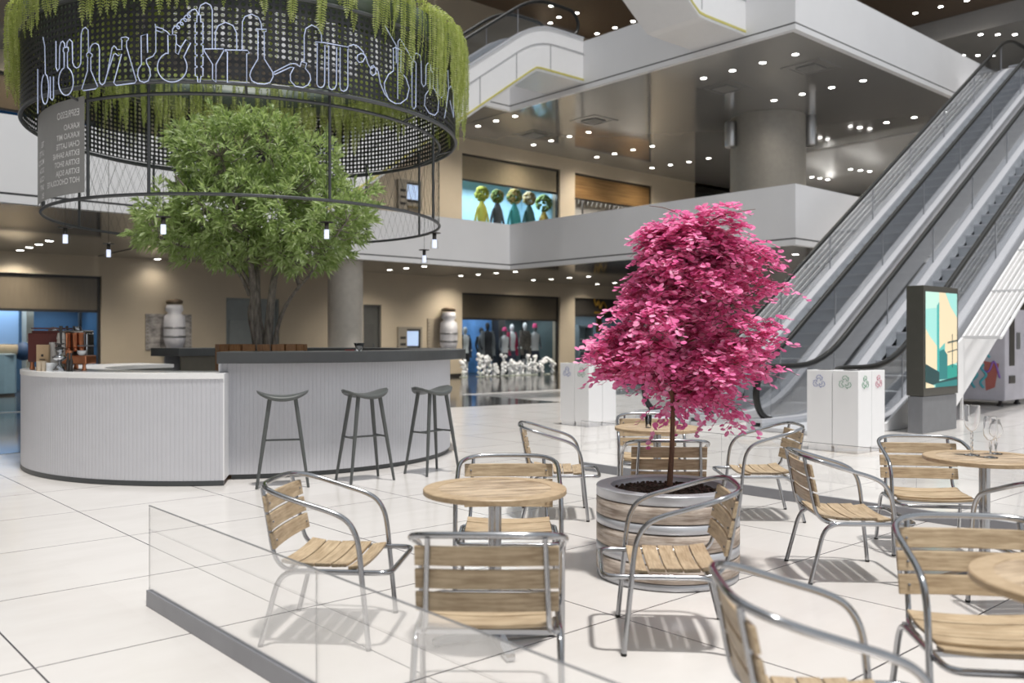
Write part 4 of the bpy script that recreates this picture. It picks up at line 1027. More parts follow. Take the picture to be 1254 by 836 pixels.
stem_([cr(335,434), cr(338,410), cr(347,380,10.9), cr(363,355,10.8), cr(378,338,10.7), cr(400,305,10.5), cr(425,270,10.4)], .030, .010)
stem_([cr(326,430), cr(321,400), cr(317,380)], .022, .012)
stem_([cr(306,362), cr(296,340), cr(283,325,10.9), cr(262,308,10.8), cr(225,302,10.6), cr(195,290,10.4)], .026, .009)
stem_([cr(306,350), cr(300,335), cr(292,322,11.1), cr(275,290,11.4), cr(240,270,11.6), cr(205,250,11.6)], .022, .008)
stem_([cr(337,330), cr(348,318), cr(362,300,11.2), cr(395,275,11.5), cr(435,245,11.6)], .03, .01)
stem_([cr(366,350), cr(362,335,10.9), cr(355,315,10.9), cr(352,285,10.8), cr(355,240,10.6)], .022, .01)
stem_([cr(302,290,10.7), cr(280,270,10.4), cr(255,258,10.2), cr(232,235,10.1), cr(215,215,10.1)], .03, .01)
stem_([cr(318,260,11.2), cr(300,220,11.6), cr(280,180,11.8)], .03, .01)
m.build('trunk', M['bark'], tree)
rnd = random.Random(3)
BL_ = [(305,200,78,48,1.0), (318,168,44,26,.7), (240,268,56,42,.9), (200,282,28,22,.5), (300,265,80,56,1.05), (375,268,64,52,1.0), (418,262,34,32,.6), (385,205,30,32,.6), (240,190,28,32,.6), (372,308,56,26,.7), (268,308,56,18,.6), (285,158,26,18,.5), (445,238,10,14,.3)]
clus = []
for px, py, rx, ry, ryd in BL_:
    c = cr(px, py, 10.9); k = 10.9/F; vol = rx*ry
    for i in range(int(vol/14)):
        while True:
            d = Vector((rnd.uniform(-1,1), rnd.uniform(-1,1), rnd.uniform(-1,1)))
            if .45 < d.length < 1: break
        if rnd.random() < .75: d = d.normalized()*rnd.uniform(.72, 1.0)
        clus.append((c + Vector((d.x*rx*k, d.y*ryd, d.z*ry*k)), (Vector((d.x, d.y, d.z*.8+.55))).normalized()))
m = MB(); vs = []; fs = []
for P, D in clus:
    D = (D + Vector((rnd.gauss(0,.35), rnd.gauss(0,.35), rnd.gauss(0,.35)))).normalized()
    sh = rnd.uniform(.07, .15); b = D.orthogonal().normalized()
    for i in range(rnd.randint(9, 13)):
        q = rnd.random()**.8; az = i*2.4+rnd.uniform(-.3,.3)
        rad = Matrix.Rotation(az, 3, D) @ b; op = (1-q)*1.15+.25
        dr = (D*math.cos(op)+rad*math.sin(op)).normalized(); ln = rnd.uniform(.10,.17); w = ln*.12
        p0 = P + D*(sh*q); sd = dr.cross(D)
        sd = sd.normalized() if sd.length > 1e-4 else b
        nn = sd.cross(dr); tip = p0 + dr*ln - nn*ln*.0 + Vector((0,0,-ln*.16)); mid = p0 + dr*ln*.5 + Vector((0,0,.006))
        o = len(vs); vs += [p0, mid+sd*w, tip, mid-sd*w, mid-nn*w*.35]
        fs += [(o, o+4, o+1), (o+1, o+4, o+2), (o+4, o, o+3), (o+2, o+4, o+3)]
m.add(vs, fs, False); lf = m.build('foliage', M['leaf'], tree)
m = MB()
for P, D in clus[::4]:
    best = min((q for S_ in ST for q in S_[len(S_)//2:]), key=lambda q: (q-P).length)
    mid = (best+P)/2 + Vector((0,0,-.04)); m.tube([best, mid, P], [.007,.006,.004], 4, caps=False)
m.build('twigs', M['bark'], tree)
# ================================================================ planter with the pink tree
PP = Vector((.935, 5.385, 0)); PRd = .425
t = thing('round_planter', 'round planter banded in aluminium and weathered boards under the pink tree', 'planter', PP)
def band(nm, z0, z1, r, mat):
    m = MB(); m.lathe([(r-.02,z0), (r,z0+.003), (r,z1-.003), (r-.02,z1)], 64); m.build(nm, mat, t)
band('board_band', .044, .144, PRd, M['planter_wood']); band('metal_band', .148, .206, PRd, M['planter_metal'])
band('board_band', .210, .314, PRd, M['planter_wood']); band('metal_band', .318, .371, PRd, M['planter_metal'])
band('board_band', .375, .474, PRd, M['planter_wood'])
m = MB(); m.lathe([(PRd-.02,.478), (PRd,.479), (PRd,.531)], 64); m.lathe([(PRd,.531), (PRd-.003,.534), (PRd-.085,.534), (PRd-.088,.531)], 64, smooth=False); m.lathe([(PRd-.088,.531), (PRd-.09,.45), (PRd-.1,.45)], 64); m.build('rim', M['planter_metal'], t)
m = MB(); m.lathe([(0,.004), (PRd-.02,.004), (PRd-.02,.48), (0,.48)], 64); m.build('inner_pot', M['dark'], t)
m = MB(); m.lathe([(PRd-.021,.004), (PRd-.004,.006), (PRd-.004,.040), (PRd-.021,.040)], 64); m.build('base_ring', M['planter_metal'], t)
rnd = random.Random(4)
m = MB(); n = 36
vs = [(0, 0, .50)]; fs = []
for i in range(1, 9):
    for k in range(n):
        a = 2*PI*k/n; r = (PRd-.088)*i/8; vs.append((r*math.cos(a), r*math.sin(a), .487+.016*(1-(i/8)**2)+rnd.uniform(-.008,.012)))
for k in range(n): fs.append((0, 1+k, 1+(k+1) % n))
for i in range(7):
    for k in range(n): fs.append((1+i*n+k, 1+(i+1)*n+k, 1+(i+1)*n+(k+1) % n, 1+i*n+(k+1) % n))
m.add(vs, fs, False)
for i in range(420):
    a = rnd.random()*2*PI; r = (PRd-.1)*math.sqrt(rnd.random()); m.ball((r*math.cos(a), r*math.sin(a), .497+.012*(1-(r/PRd)**2)), rnd.uniform(.006,.014), None, rnd.uniform(.004,.009), 5, 3)
m.build('soil', M['soil'], t)

pt = thing('pink_tree', 'small tree with a full crown of round pink leaves growing from the banded planter', 'tree', PP)
def pk_(px, py, dY=0.0): Y = 5.385+dY; return Vector(((px-CX)*Y/F, Y, HC+(YH-py)*Y/F)) - PP
m = MB(); BR = []
def br(pts, r0, r1):
    P = smooth(pts, 5); k = len(P); m.tube(P, [r0+(r1-r0)*i/(k-1) for i in range(k)], 7); BR.append(P)
br([pk_(820,594), pk_(821,578), pk_(823,545), pk_(824,500), pk_(823,470), pk_(830,420,.02), pk_(838,370,.03), pk_(845,310,.02), pk_(850,268)], .019, .005)
br([pk_(824,496), pk_(836,487,-.02), pk_(852,474,-.05), pk_(880,455,-.12), pk_(915,440,-.2)], .009, .003)
br([pk_(824,488), pk_(816,474,.02), pk_(800,462,.1), pk_(770,450,.15), pk_(740,450,.15)], .008, .003)
for q in (((826,430),(880,425),(925,415),(952,402),-.1), ((825,460),(870,455),(915,452),(942,440),.12), ((832,400),(880,380),(920,360),(945,345),.1), ((824,455),(780,445),(748,440),(728,432),-.05), ((836,370),(800,350),(792,348),(780,356),.1), ((826,430),(785,415),(760,412),(742,418),.15), ((845,310),(885,300),(915,305),(938,318),0), ((845,305),(810,285),(806,285),(798,290),0)):
    br([pk_(*q[0]), pk_(*q[1], q[4]*.5), pk_(*q[2], q[4]), pk_(*q[3], q[4])], .006, .0018)
rnd = random.Random(12); root = []
for i in range(44):
    h = min(1, max(0, i/43+rnd.uniform(-.05,.05))); a = i*2.39996+rnd.uniform(-.5,.5); py = 482-205*h; L_ = (.52*(1-abs(h-.30)**1.5*1.05))*rnd.uniform(.55,1.12)
    if h > .75: L_ = rnd.uniform(.2,.34)
    if h > .5 and math.cos(a) < 0: L_ *= .72
    s0 = pk_(825+20*h, py, .02); e = s0 + Vector((math.cos(a)*L_, math.sin(a)*L_*.9, .0+.2*h*(1-h)*2+rnd.uniform(-.16,.24*(1-h))))
    mid = (s0+e)/2 + Vector((rnd.uniform(-.04,.04),rnd.uniform(-.04,.04),rnd.uniform(.0,.10))); br([s0, mid, e], .006, .002)
br([pk_(847,300), pk_(865,275,-.1), pk_(890,262,-.15), pk_(925,256,-.15)], .004, .0015)
br([pk_(848,290), pk_(835,265,.1), pk_(815,255,.1), pk_(795,252,.1)], .004, .0015)
m.build('trunk', M['pinkbark'], pt)
vs = []; fs = []
def pleaf(P, dr, up, s):
    sd = dr.cross(up); sd = sd.normalized() if sd.length > 1e-4 else Vector((1,0,0)); n = sd.cross(dr).normalized(); o = len(vs)
    c = P + dr*s*.55
    sh = [(-.52,0), (-.30,.36), (.1,.47), (.42,.30), (.58,0), (.42,-.30), (.1,-.47), (-.30,-.36)]
    vs.append(c - n*s*.06); vs.extend(c + dr*s*a + sd*s*b for a, b in sh)
    fs.extend((o, o+1+i, o+1+(i+1) % 8) for i in range(8))
ZMAX = pk_(850,264).z
tw = MB()
def spray(P, D, ln, n):
    D = D.normalized(); side = Vector((-D.y, D.x, 0)); side = side.normalized() if side.length > .01 else Vector((1,0,0))
    pts = [P + D*ln*q + Vector((0,0,-ln*.42*q*q)) for q in (0, .25, .5, .75, 1)]
    tw.tube(pts, .0012, 3, caps=False)
    for i in range(n):
        q = (i+.4)/n; a = pts[min(3, int(q*4))].lerp(pts[min(3, int(q*4))+1], q*4-min(3, int(q*4)))
        sg = 1 if i % 2 else -1
        dr = (D*.6 + side*sg*rnd.uniform(.3,1.0) + Vector((0,0,rnd.uniform(-.45,.1)))).normalized()
        pleaf(a, dr, (Vector((rnd.gauss(0,.45), rnd.gauss(-.28,.45), 1))).normalized(), rnd.uniform(.026,.043))
for P in BR:
    k0 = 0.30 if P is not BR[0] else .55
    for i in range(int(len(P)*k0), len(P)):
        if P[i].z > ZMAX: continue
        for j in range(5 if P is not BR[0] else 6):
            a = rnd.random()*2*PI; D = (P[i]-P[max(0,i-2)]).normalized()*.5 + Vector((math.cos(a), math.sin(a), rnd.uniform(-.55,.85)*(1 if P[i].z < ZMAX-.3 else .35)))
            spray(P[i] + Vector((rnd.uniform(-.04,.04), rnd.uniform(-.04,.04), rnd.uniform(-.07,.07))), D, rnd.uniform(.07,.19), rnd.randint(6,9))
for a, b in (((800,520),.05), ((815,505),-.05), ((850,500),-.08), ((790,500),.05), ((880,480),-.1), ((835,505),-.08)):
    q = rnd.random()*6.28; P = pk_(*a, b); s = pk_(824,484); spray(s.lerp(P,.3), (P-s).normalized(), (P-s).length, 11)
m = MB(); m.add(vs, fs, False); m.build('foliage', M['pink'], pt); tw.build('twigs', M['pinkbark'], pt)

# ================================================================ cafe chairs
def make_chair(label, loc, rz, group):
    t = thing('cafe_chair', label, 'chair', loc, rz, group); r = .0125; W2 = .282
    for s in (-1, 1):
        m = MB(); m.tube([(.252, s*W2, .008), (.218, s*W2, .345)], r, 10); g = m.build('leg', M['chrome'], t)
        m = MB(); m.lathe([(0,0), (.0135,0), (.0135,.012), (0,.012)], 10, (.2525, s*W2, 0)); m.build('foot_cap', M['rubber'], g)
        m = MB(); m.tube([(-.255, s*.272, .008), (-.205, s*.265, .20)], r, 10); g = m.build('leg', M['chrome'], t)
        m = MB(); m.lathe([(0,0), (.0135,0), (.0135,.012), (0,.012)], 10, (-.2555, s*.272, 0)); m.build('foot_cap', M['rubber'], g)
    half = [(.218,.345),(.208,.445),(.190,.525),(.150,.585),(.085,.620),(-.02,.652),(-.12,.682)]
    P = [(x, W2, z) for x, z in half] + [(-.195,.268,.705), (-.250,.225,.720), (-.279,.150,.727), (-.286,.0,.729)]
    full = smooth(P + [(x, -y, z) for x, y, z in P[::-1][1:]], 5)
    m = MB(); m.tube(full, r, 10, caps=False); m.build('arm_rail', M['chrome'], t)
    P = [(-.205,.265,.20), (-.184,.263,.275), (-.155,.262,.322), (-.105,.262,.345), (0,.262,.347), (.15,.262,.347), (.285,.262,.347), (.325,.250,.347), (.345,.215,.347), (.347,.0,.347)]
    m = MB(); m.tube(smooth(P + [(x, -y, z) for x, y, z in P[::-1][1:]], 5), r, 10, caps=False); m.build('seat_frame', M['chrome'], t)
    for s in (-1, 1):
        m = MB(); m.tube(smooth([(-.272, s*.205,.718), (-.245, s*.212,.58), (-.218, s*.218,.44), (-.196, s*.222,.385), (-.15, s*.234,.352), (-.07, s*.246,.345), (.02, s*.248,.345)], 5), .0105, 8); m.build('back_post', M['chrome'], t)
    m = MB()
    for zc in (.648, .563, .478):
        xc = -.259+(.648-zc)*.205+.018; n = 10; vs = []
        for i in range(n+1):
            y = -.255+.51*i/n; bx = -.016*(1-(y/.255)**2)
            for dx in (-.008, .008):
                for dz in (-.036, .036): vs.append((xc+bx+dx-dz*.2, y, zc+dz))
        fs = []
        for i in range(n):
            o = i*4
            fs += [(o, o+1, o+5, o+4), (o+2, o+6, o+7, o+3), (o+1, o+3, o+7, o+5), (o, o+4, o+6, o+2)]
        fs += [(0,2,3,1), (n*4, n*4+1, n*4+3, n*4+2)]
        m.add(vs, fs)
    m.build('backrest', M['slat'], t, .003)
    m = MB()
    for k in range(5):
        xc = -.135+k*.0785; n = 10; vs = []
        zc = .370 + .0*k + (.010 if k == 0 else 0) - (.006 if k == 4 else 0); tl = (.16, .05, 0, -.04, -.14)[k]
        for i in range(n+1):
            y = -.235+.47*i/n; dz_ = -.012*(1-(y/.235)**2)
            for dx in (-.0362, .0362):
                for dz in (-.008, .008): vs.append((xc+dx, y, zc+dz+dz_-dx*tl))
        fs = []
        for i in range(n):
            o = i*4
            fs += [(o, o+1, o+5, o+4), (o+2, o+6, o+7, o+3), (o+1, o+3, o+7, o+5), (o, o+4, o+6, o+2)]
        fs += [(0,2,3,1), (n*4, n*4+1, n*4+3, n*4+2)]
        m.add(vs, fs)
    m.build('seat', M['slat'], t, .003)
    m = MB()
    for zc in (.648, .563, .478):
        for s in (-1, 1):
            xc = -.259+(.648-zc)*.205+.0275; m.ball((xc, s*.218, zc), .004, .006, .006, 8, 4)
    m.build('screws', M['steel'], t)
    for x in (-.13, .17):
        m = MB(); m.box(x-.012, x+.012, -.262, .262, .338, .354); m.build('seat_bearer', M['alu'], t)
    return t
CH = [
 ('aluminium cafe chair left of the front round table, seen from its side, facing right', (-.875, 4.35), -5, 'chairs around the front round table'),
 ('aluminium cafe chair in front of the front round table with its slatted back to us', (-.085, 3.39), 89, 'chairs around the front round table'),
 ('aluminium cafe chair behind the front round table, facing us', (-.02, 4.96), -90, 'chairs around the front round table'),
 ('aluminium cafe chair in front of the banded planter, facing left', (.77, 4.245), 176, 'chairs around the front round table'),
 ('aluminium cafe chair at the bottom edge right of the middle, cropped and blurred, facing right', (.87, 2.50), -3, 'chairs at the cropped table'),
 ('aluminium cafe chair behind the cropped table in the lower right corner, facing us', (1.70, 3.17), -97, 'chairs at the cropped table'),
 ('aluminium cafe chair left of the wine glass table, its back towards the pink tree', (1.985, 5.40), -3, 'chairs around the wine glass table'),
 ('aluminium cafe chair behind the wine glass table, facing us', (2.80, 6.02), -99, 'chairs around the wine glass table'),
 ('aluminium cafe chair cut by the right edge, before the wine glass table, back to us', (2.74, 4.56), 93, 'chairs around the wine glass table'),
 ('aluminium cafe chair right of the planter, facing left towards the far table', (2.00, 7.15), 178, 'chairs around the far table'),
 ('aluminium cafe chair left of the planter, beyond the front table, facing right', (.345, 7.20), -2, 'chairs around the far table'),
 ('aluminium cafe chair directly behind the banded planter with its back to us', (1.07, 6.28), 88, 'chairs around the far table'),
 ('aluminium cafe chair beyond the far table, farthest of all the chairs', (1.22, 7.92), -94, 'chairs around the far table'),
]
c0 = None
for lab, p, a, g in CH:
    if c0 is None: c0 = make_chair(lab, (p[0], p[1], 0), math.radians(a), g)
    else: dup(c0, (p[0], p[1], 0), math.radians(a), lab, g)

# ---- round tables
def make_table(label, loc, rz):
    t = thing('cafe_table', label, 'table', loc, rz, 'round cafe tables')
    m = MB(); R_ = .265
    for i in range(9):                                   # planks side by side inside the rim
        y0, y1 = -R_+i*2*R_/9+.0008, -R_+(i+1)*2*R_/9-.0008; P = []
        ys = [y0+(y1-y0)*k/5 for k in range(6)]
        P = [(math.sqrt(max(1e-6, R_*R_-y*y)), y) for y in ys] + [(-math.sqrt(max(1e-6, R_*R_-y*y)), y) for y in ys[::-1]]
        m.prism(P, .694, .7145)
    m.build('tabletop', M['tabletop'], t)
    m = MB(); m.lathe([(R_,.716), (.331,.716)], 72); m.lathe([(.331,.716), (.335,.712)], 72); m.lathe([(.335,.712), (.335,.694)], 72); m.lathe([(.335,.694), (.331,.690)], 72); m.lathe([(.331,.690), (R_,.690), (R_,.716)], 72); m.build('rim', M['tabletop_rim'], t)
    m = MB(); m.lathe([(0,.676), (.16,.676), (.16,.690), (0,.690)], 24); m.build('mounting_plate', M['steel'], t)
    m = MB(); m.lathe([(.0305,.05), (.0305,.676)], 24); m.build('pole', M['chrome'], t)
    m = MB(); m.lathe([(0,.03), (.042,.03), (.042,.058), (.034,.066), (0,.066)], 20); m.build('hub', M['alu'], t)
    for k in range(4):
        a = PI/2*k; d = Vector((math.cos(a), math.sin(a), 0)); q = Vector((-d.y, d.x, 0))
        m = MB(); vs = []
        for r_, w, z0, z1 in ((.03,.026,.024,.066), (.28,.022,.010,.034), (.297,.018,.010,.024)):
            for sg in (-1, 1):
                for z in (z0, z1): vs.append(d*r_ + q*(sg*w) + Vector((0,0,z)))
        fs = []
        for i in range(2):
            o = i*4; fs += [(o, o+1, o+5, o+4), (o+2, o+6, o+7, o+3), (o+1, o+3, o+7, o+5), (o, o+4, o+6, o+2)]
        fs += [(0,2,3,1), (8,9,11,10)]
        m.add(vs, fs); g = m.build('foot', M['chrome'], t)
        m = MB(); m.lathe([(0,0), (.014,0), (.014,.012), (0,.012)], 10, d*.275); m.build('foot_cap', M['rubber'], g)
    return t
t0 = make_table('round wooden cafe table in the front, between four chairs, left of the planter', (-.08, 4.18, 0), math.radians(15))
dup(t0, (1.69, 2.58, 0), math.radians(20), 'round wooden cafe table cropped and blurred in the lower right corner')
dup(t0, (2.79, 5.28, 0), math.radians(12), 'round wooden cafe table at the right edge, carrying wine glasses')
dup(t0, (1.15, 7.08, 0), math.radians(5), 'round wooden cafe table behind the pink tree trunk')

# ---- glasses
def wglass(label, p, k, prof_bowl, h_stem, rf, twist=False):
    t = thing('wine_glass', label, 'glass', p)
    m = MB(); m.lathe([(0,.0), (rf,.0), (rf,.003), (.008,.009), (0,.009)], 24); m.build('base', M['wineglass'], t)
    m = MB()
    if twist: m.tube([(0.0015*math.cos(i*1.2), .0015*math.sin(i*1.2), .007+(h_stem-.007)*i/24) for i in range(25)], [.0068+.0016*(i % 2) for i in range(25)], 8)
    else: m.tube([(0,0,.007), (0,0,h_stem*.45), (0,0,h_stem*.6), (0,0,h_stem)], [.0055,.0055,.0095,.006], 8)
    m.build('stem', M['wineglass'], t)
    m = MB(); m.lathe([(r, h_stem+z) for r, z in prof_bowl], 28); m.lathe([(max(0, r-.0018), h_stem+z+.002) for r, z in prof_bowl[::-1]], 28); m.build('bowl', M['wineglass'], t)
tall = [(.0,.0), (.018,.006), (.034,.028), (.043,.062), (.046,.105), (.045,.155)]
wine = [(0,0), (.02,.006), (.036,.03), (.040,.062), (.038,.10), (.033,.140)]
tulip = [(0,0), (.022,.006), (.037,.028), (.040,.05), (.030,.085), (.022,.105), (.024,.12)]
zt = .7165
def tp(px, py): return GP(px, py, zt)
wglass('tall wine glass with a twisted stem, left and highest of the three on the table', tp(1190, 557), 1, tall, .142, .044, True)
wglass('straight sided wine glass in the middle of the three, nearest to us', tp(1213, 560), 1, wine, .098, .040)
wglass('tulip shaped small glass, rightmost of the three on the table', tp(1219.5, 555.5), 1, tulip, .092, .036)
lathed('tumbler', 'small glass tumbler on the far table behind the pink leaves', 'glass', [(0,0), (.022,.0), (.027,.10), (.025,.10), (.020,.004), (0,.004)], M['wineglass'], Vector(((794-CX)*7.0/F, 7.0, zt)))

# ---- glass partitions standing on grey channels
def partition(label, u, v0, v1, n, gm, h=.528):
    t = thing('glass_partition', label, 'glass partition', W(u, v1, 0), TH)
    Lh = v0-v1
    m = MB(); m.box(-.016, .016, 0, Lh, 0.001, .085); m.build('base_channel', plain('grey_channel', (.27,.275,.30), .4, .3), t)
    for i in range(n):
        m = MB(); a, b = Lh*i/n+.002, Lh*(i+1)/n-.002; m.box(-.004, .004, a, b, .085, h); g = m.build('glass_panel', gm, t)
        m = MB(); m.box(-.004, .004, a, b, h, h+.0035); m.box(-.0015, .0015, b, b+.001, .085, h); m.build('edge', plain('glass_edge', (.20,.205,.215), .25), g)
partition('low glass partition on a grey channel at the lower left foreground', 1.72, 4.81, 1.29, 2, M['partglass'])
partition('low glass partition on a grey channel behind the cafe tables', 7.0, 6.72, 1.30, 3, M['partglass2'])

# ---- recycling bins
def bins(u, v, w, labels, where):
    for (iu, iv), (lab, col) in labels.items():
        t = thing('recycling_bin', lab, 'recycling bin', W(u+iu*w, v+iv*w, 0), TH, 'recycling bins ' + where)
        m = MB(); m.box(.004, w-.004, .004, w-.004, .07, 1.02); m.build('body', M['white_gloss'], t, .006)
        m = MB(); m.box(.02, w-.02, .02, w-.02, .002, .07); m.build('plinth', M['white'], t)
        m = MB(); m.box(.07, w-.07, .12, w-.12, 1.02, 1.026); m.build('slot', M['dark'], t)
        ink = plain('recycling_ink_' + col[0], col[1], .5)
        faces = []
        if iu == 0: faces.append('u')
        if iv == 0: faces.append('v')
        m = MB()
        for fc in faces:
            cxx, cz = w/2, .872
            def tri(q, sz):                              # a soft triangle in polar form
                r = sz*.5/math.cos(math.radians(((q-90) % 120)-60)); r = min(r, sz*.72); q = math.radians(q); return (r*math.cos(q), r*math.sin(q))
            for k in range(3):                          # three chasing arrows, outlined
                c = 90+120*k
                pth = [tri(c+q, .118) for q in (-34, -22, -12, 0, 12, 22, 34)] + [tri(c+37, .150), tri(c+60, .092), tri(c+40, .040)] + [tri(c+q, .066) for q in (34, 16, 0, -16, -34)]
                pts = [((-.001, cxx+(-a if False else a), cz+b) if fc == 'u' else (cxx+a, -.001, cz+b)) for a, b in pth]
                m.tube(pts, .0030, 4, True)
        m.build('recycling_symbol', ink, t)
blue, green, red = ('blue', (.16,.20,.45)), ('green', (.16,.36,.24)), ('red', (.55,.17,.25))
bins(10.45, 5.34, .35, {(0,1): ('white recycling bin with a blue symbol in the right group, by the escalators', blue), (0,0): ('white corner recycling bin with green symbols in the right group, by the escalators', green), (1,0): ('white recycling bin with a red symbol in the right group, by the escalators', red)}, 'in front of the escalators')
bins(10.46, 9.87, .33, {(0,1): ('white recycling bin with a pale blue symbol left of the pink tree', blue), (0,0): ('white corner recycling bin with pale green symbols left of the pink tree', green), (1,0): ('white recycling bin half behind the pink leaves left of the tree trunk', red)}, 'left of the pink tree')

# ---- poster totem
k0, k1 = (1131.5-CX)/F, (1173-CX)/F
Yc = 13.3; Pc = Vector((k0*Yc, Yc)); uc, vc = UV(Pc); Y1 = vc/(CS-SN*k1); w = UV((k1*Y1, Y1))[0]-uc
Htot = HC+(YH-349)*Yc/F; zs = HC+(YH-486)*Yc/F
t = thing('poster_totem', 'dark framed display totem showing a teal and cream picture before the right escalator', 'display totem', W(uc, vc, 0), TH)
d = .24
m = MB(); m.box(.0, w, .02, d, 0.002, zs); m.build('base', plain('grey_totem_base', (.22,.225,.24), .45, .3), t, .004)
m = MB(); m.box(-.01, w+.01, 0, d+.02, zs+.012, Htot); m.build('frame', plain('olive_black_frame', (.085,.083,.072), .35, .3), t, .006)
m = MB(); m.box(.03, w-.03, .03, d-.02, zs, zs+.012); m.build('gap', M['dark'], t)
sx0, sx1, sz0, sz1 = .045, w-.045, zs+.13, Htot-.09
sw, sh = sx1-sx0, sz1-sz0
m = MB(); m.box(sx0-.01, sx1+.01, -.004, .004, sz0-.01, sz1+.01); m.build('bezel', M['dark'], t)
def q(col): 
    key = 'screen_%02d%02d%02d' % tuple(int(99*c) for c in col)
    if key not in M: M[key] = emit(key, col, .18)
    return M[key]
pal = [(.36,.74,.68), (.85,.70,.47), (.05,.42,.40), (.02,.20,.20), (.01,.055,.06), (.55,.82,.72), (.02,.33,.27), (.12,.50,.47)]
art_ = [(0,[(0,0),(1,0),(1,1),(0,1)]), (5,[(.0,.82),(1,.86),(1,1),(0,1)]), (1,[(.42,1),(.62,1),(.78,.86),(1,.74),(1,.25),(.55,.2),(.42,.42)]), (1,[(0,.62),(.12,.54),(.36,.43),(.36,.18),(0,.22)]), (0,[(.62,1),(1,1),(1,.76),(.8,.85)]),
 (2,[(.35,.10),(.35,.86),(.42,.90),(.42,.10)]), (7,[(.42,.40),(.60,.47),(.60,.36),(.42,.36)]), (3,[(.42,.08),(.42,.38),(.56,.40),(.68,.34),(.68,.08)]), (4,[(0,.25),(.42,.16),(.42,.03),(0,.03)]), (6,[(.68,.08),(.68,.26),(1,.22),(1,.08)]), (1,[(.68,.22),(1,.26),(1,.46),(.84,.40),(.68,.36)]),
 (4,[(.3,.055),(1,.10),(1,.07),(.3,.02)]), (3,[(.3,.0),(1,.0),(1,.07),(.3,.04)]), (1,[(0,0),(.26,0),(.26,.02),(0,.06)]), (4,[(.83,.2),(.83,.56),(.85,.56),(.85,.2)]), (4,[(.68,.46),(.68,.475),(1,.50),(1,.485)]), (4,[(.68,.36),(.68,.37),(1,.40),(1,.39)])]
m = MB()
for i, (ci, poly) in enumerate(art_):
    yy = -.0045-.0003*i; m.add([(sx0+a*sw, yy, sz0+b*sh) for a, b in poly], [tuple(range(len(poly)))], False, ci)
m.build('screen', [q(c) for c in pal], t)

# ---- vending machine under the grille
kq = (1231-CX)/F; Yq = HC*F/(498-YH); Pq = Vector((kq*Yq, Yq)); uq, vq = UV(Pq)
t = thing('vending_machine', 'white vending machine with purple and turquoise graffiti under the white grille', 'vending machine', W(uq, vq, 0), TH)
vm = plain('lilac_white_casing', (.50,.49,.55), .4, var=.08, scale=3)
Hq = 2.05
m = MB(); m.box(0, 1.25, 0, 1.55, .12, Hq); m.build('casing', vm, t, .02)
for x, y in ((.15,.15), (1.1,.15), (.15,1.4), (1.1,1.4)):
    m = MB(); m.lathe([(.07,0.002), (.07,.03), (.04,.05), (.04,.12)], 10, (x,y,0)); m.build('foot', M['dark'], t)
m = MB(); m.box(.22, .50, -.012, 0, .85, 1.9); m.build('display_window', M['dark'], t)
m = MB(); m.box(.2, .52, -.02, 0, .48, .64); m.build('dispenser_flap', M['dark'], t)
m = MB(); m.box(.62, .82, -.015, 0, 1.2, 1.55); m.build('keypad', M['steel'], t)
tq, pu, rd_ = plain('turquoise_paint', (.08,.42,.50), .5), plain('purple_paint', (.26,.13,.48), .5), plain('brick_paint', (.42,.13,.11), .5)
m = MB(); rnd = random.Random(2)
for i in range(3):
    y = .42+i*.18; m.tube(smooth([(-.006,y,.38), (-.006,y+.07,.5), (-.006,y-.05,.65), (-.006,y+.05,.8), (-.006,y,.88)], 5), .028, 5, ov=1.0)
for i in range(2): m.tube(smooth([(-.006,.30+i*.25,1.02), (-.006,.45+i*.25,1.18), (-.006,.62+i*.2,1.02), (-.006,.75+i*.1,1.22), (-.006,.62+i*.1,1.40)], 5), .024, 5)
m.build('turquoise_graffiti', tq, t)
m = MB()
m.tube(smooth([(-.006,.1,.6), (-.006,.22,.95), (-.006,.35,.72), (-.006,.7,.95), (-.006,.95,.7)], 5), .018, 5); m.tube(smooth([(-.006,.1,1.5), (-.006,.3,1.72), (-.006,.5,1.5)], 5), .018, 5); m.build('purple_graffiti', pu, t)
m = MB(); m.add([(-.003,.12,.9), (-.003,.42,.95), (-.003,.38,.32), (-.003,.2,.4)], [(0,1,2,3)]); m.build('brick_graffiti', rd_, t)
# ================================================================ recessed downlights
def downlight(p, label, group, power=0.0, r=.10):
    key = 'dl%.2f' % r
    if key not in DL:
        t = thing('downlight', label, 'downlight', p, 0, group)
        m = MB(); m.lathe([(0,-.004), (r*.86,-.004), (r*.86,-.012), (0,-.012)], 20); m.build('diffuser', M['lamp'], t)
        m = MB(); m.lathe([(r*.87,0), (r,0), (r,-.014), (r*.87,-.014), (r*.87,0)], 20); m.build('trim_ring', M['white_gloss'], t)
        DL[key] = t
    else: t = dup(DL[key], p, None, label, group)
    if power:
        l = bpy.data.lights.new('downlight_spot', 'SPOT'); l.energy = power; l.color = (1,.91,.78); l.spot_size = 2.5; l.spot_blend = .9; l.shadow_soft_size = .12
        o = bpy.data.objects.new('downlight_spot', l); COL.objects.link(o); o.location = Vector(p)+Vector((0,0,-.05))
DL = {}
G0 = [(24.8,306),(35.8,302.4),(47.6,298.8),(60.3,294.4),(193,316.8),(226,310.8),(244.5,307.8),(477,330),(497.6,328),(519.4,325.7),(564.2,337.4),(585.5,335.7),(607.6,334),(630.8,332.3),(653.2,342.6),(675,341.5),(697.4,339.7),(721,338.3),(731.3,347.5),(752.9,346),(775,344),(798,342)]
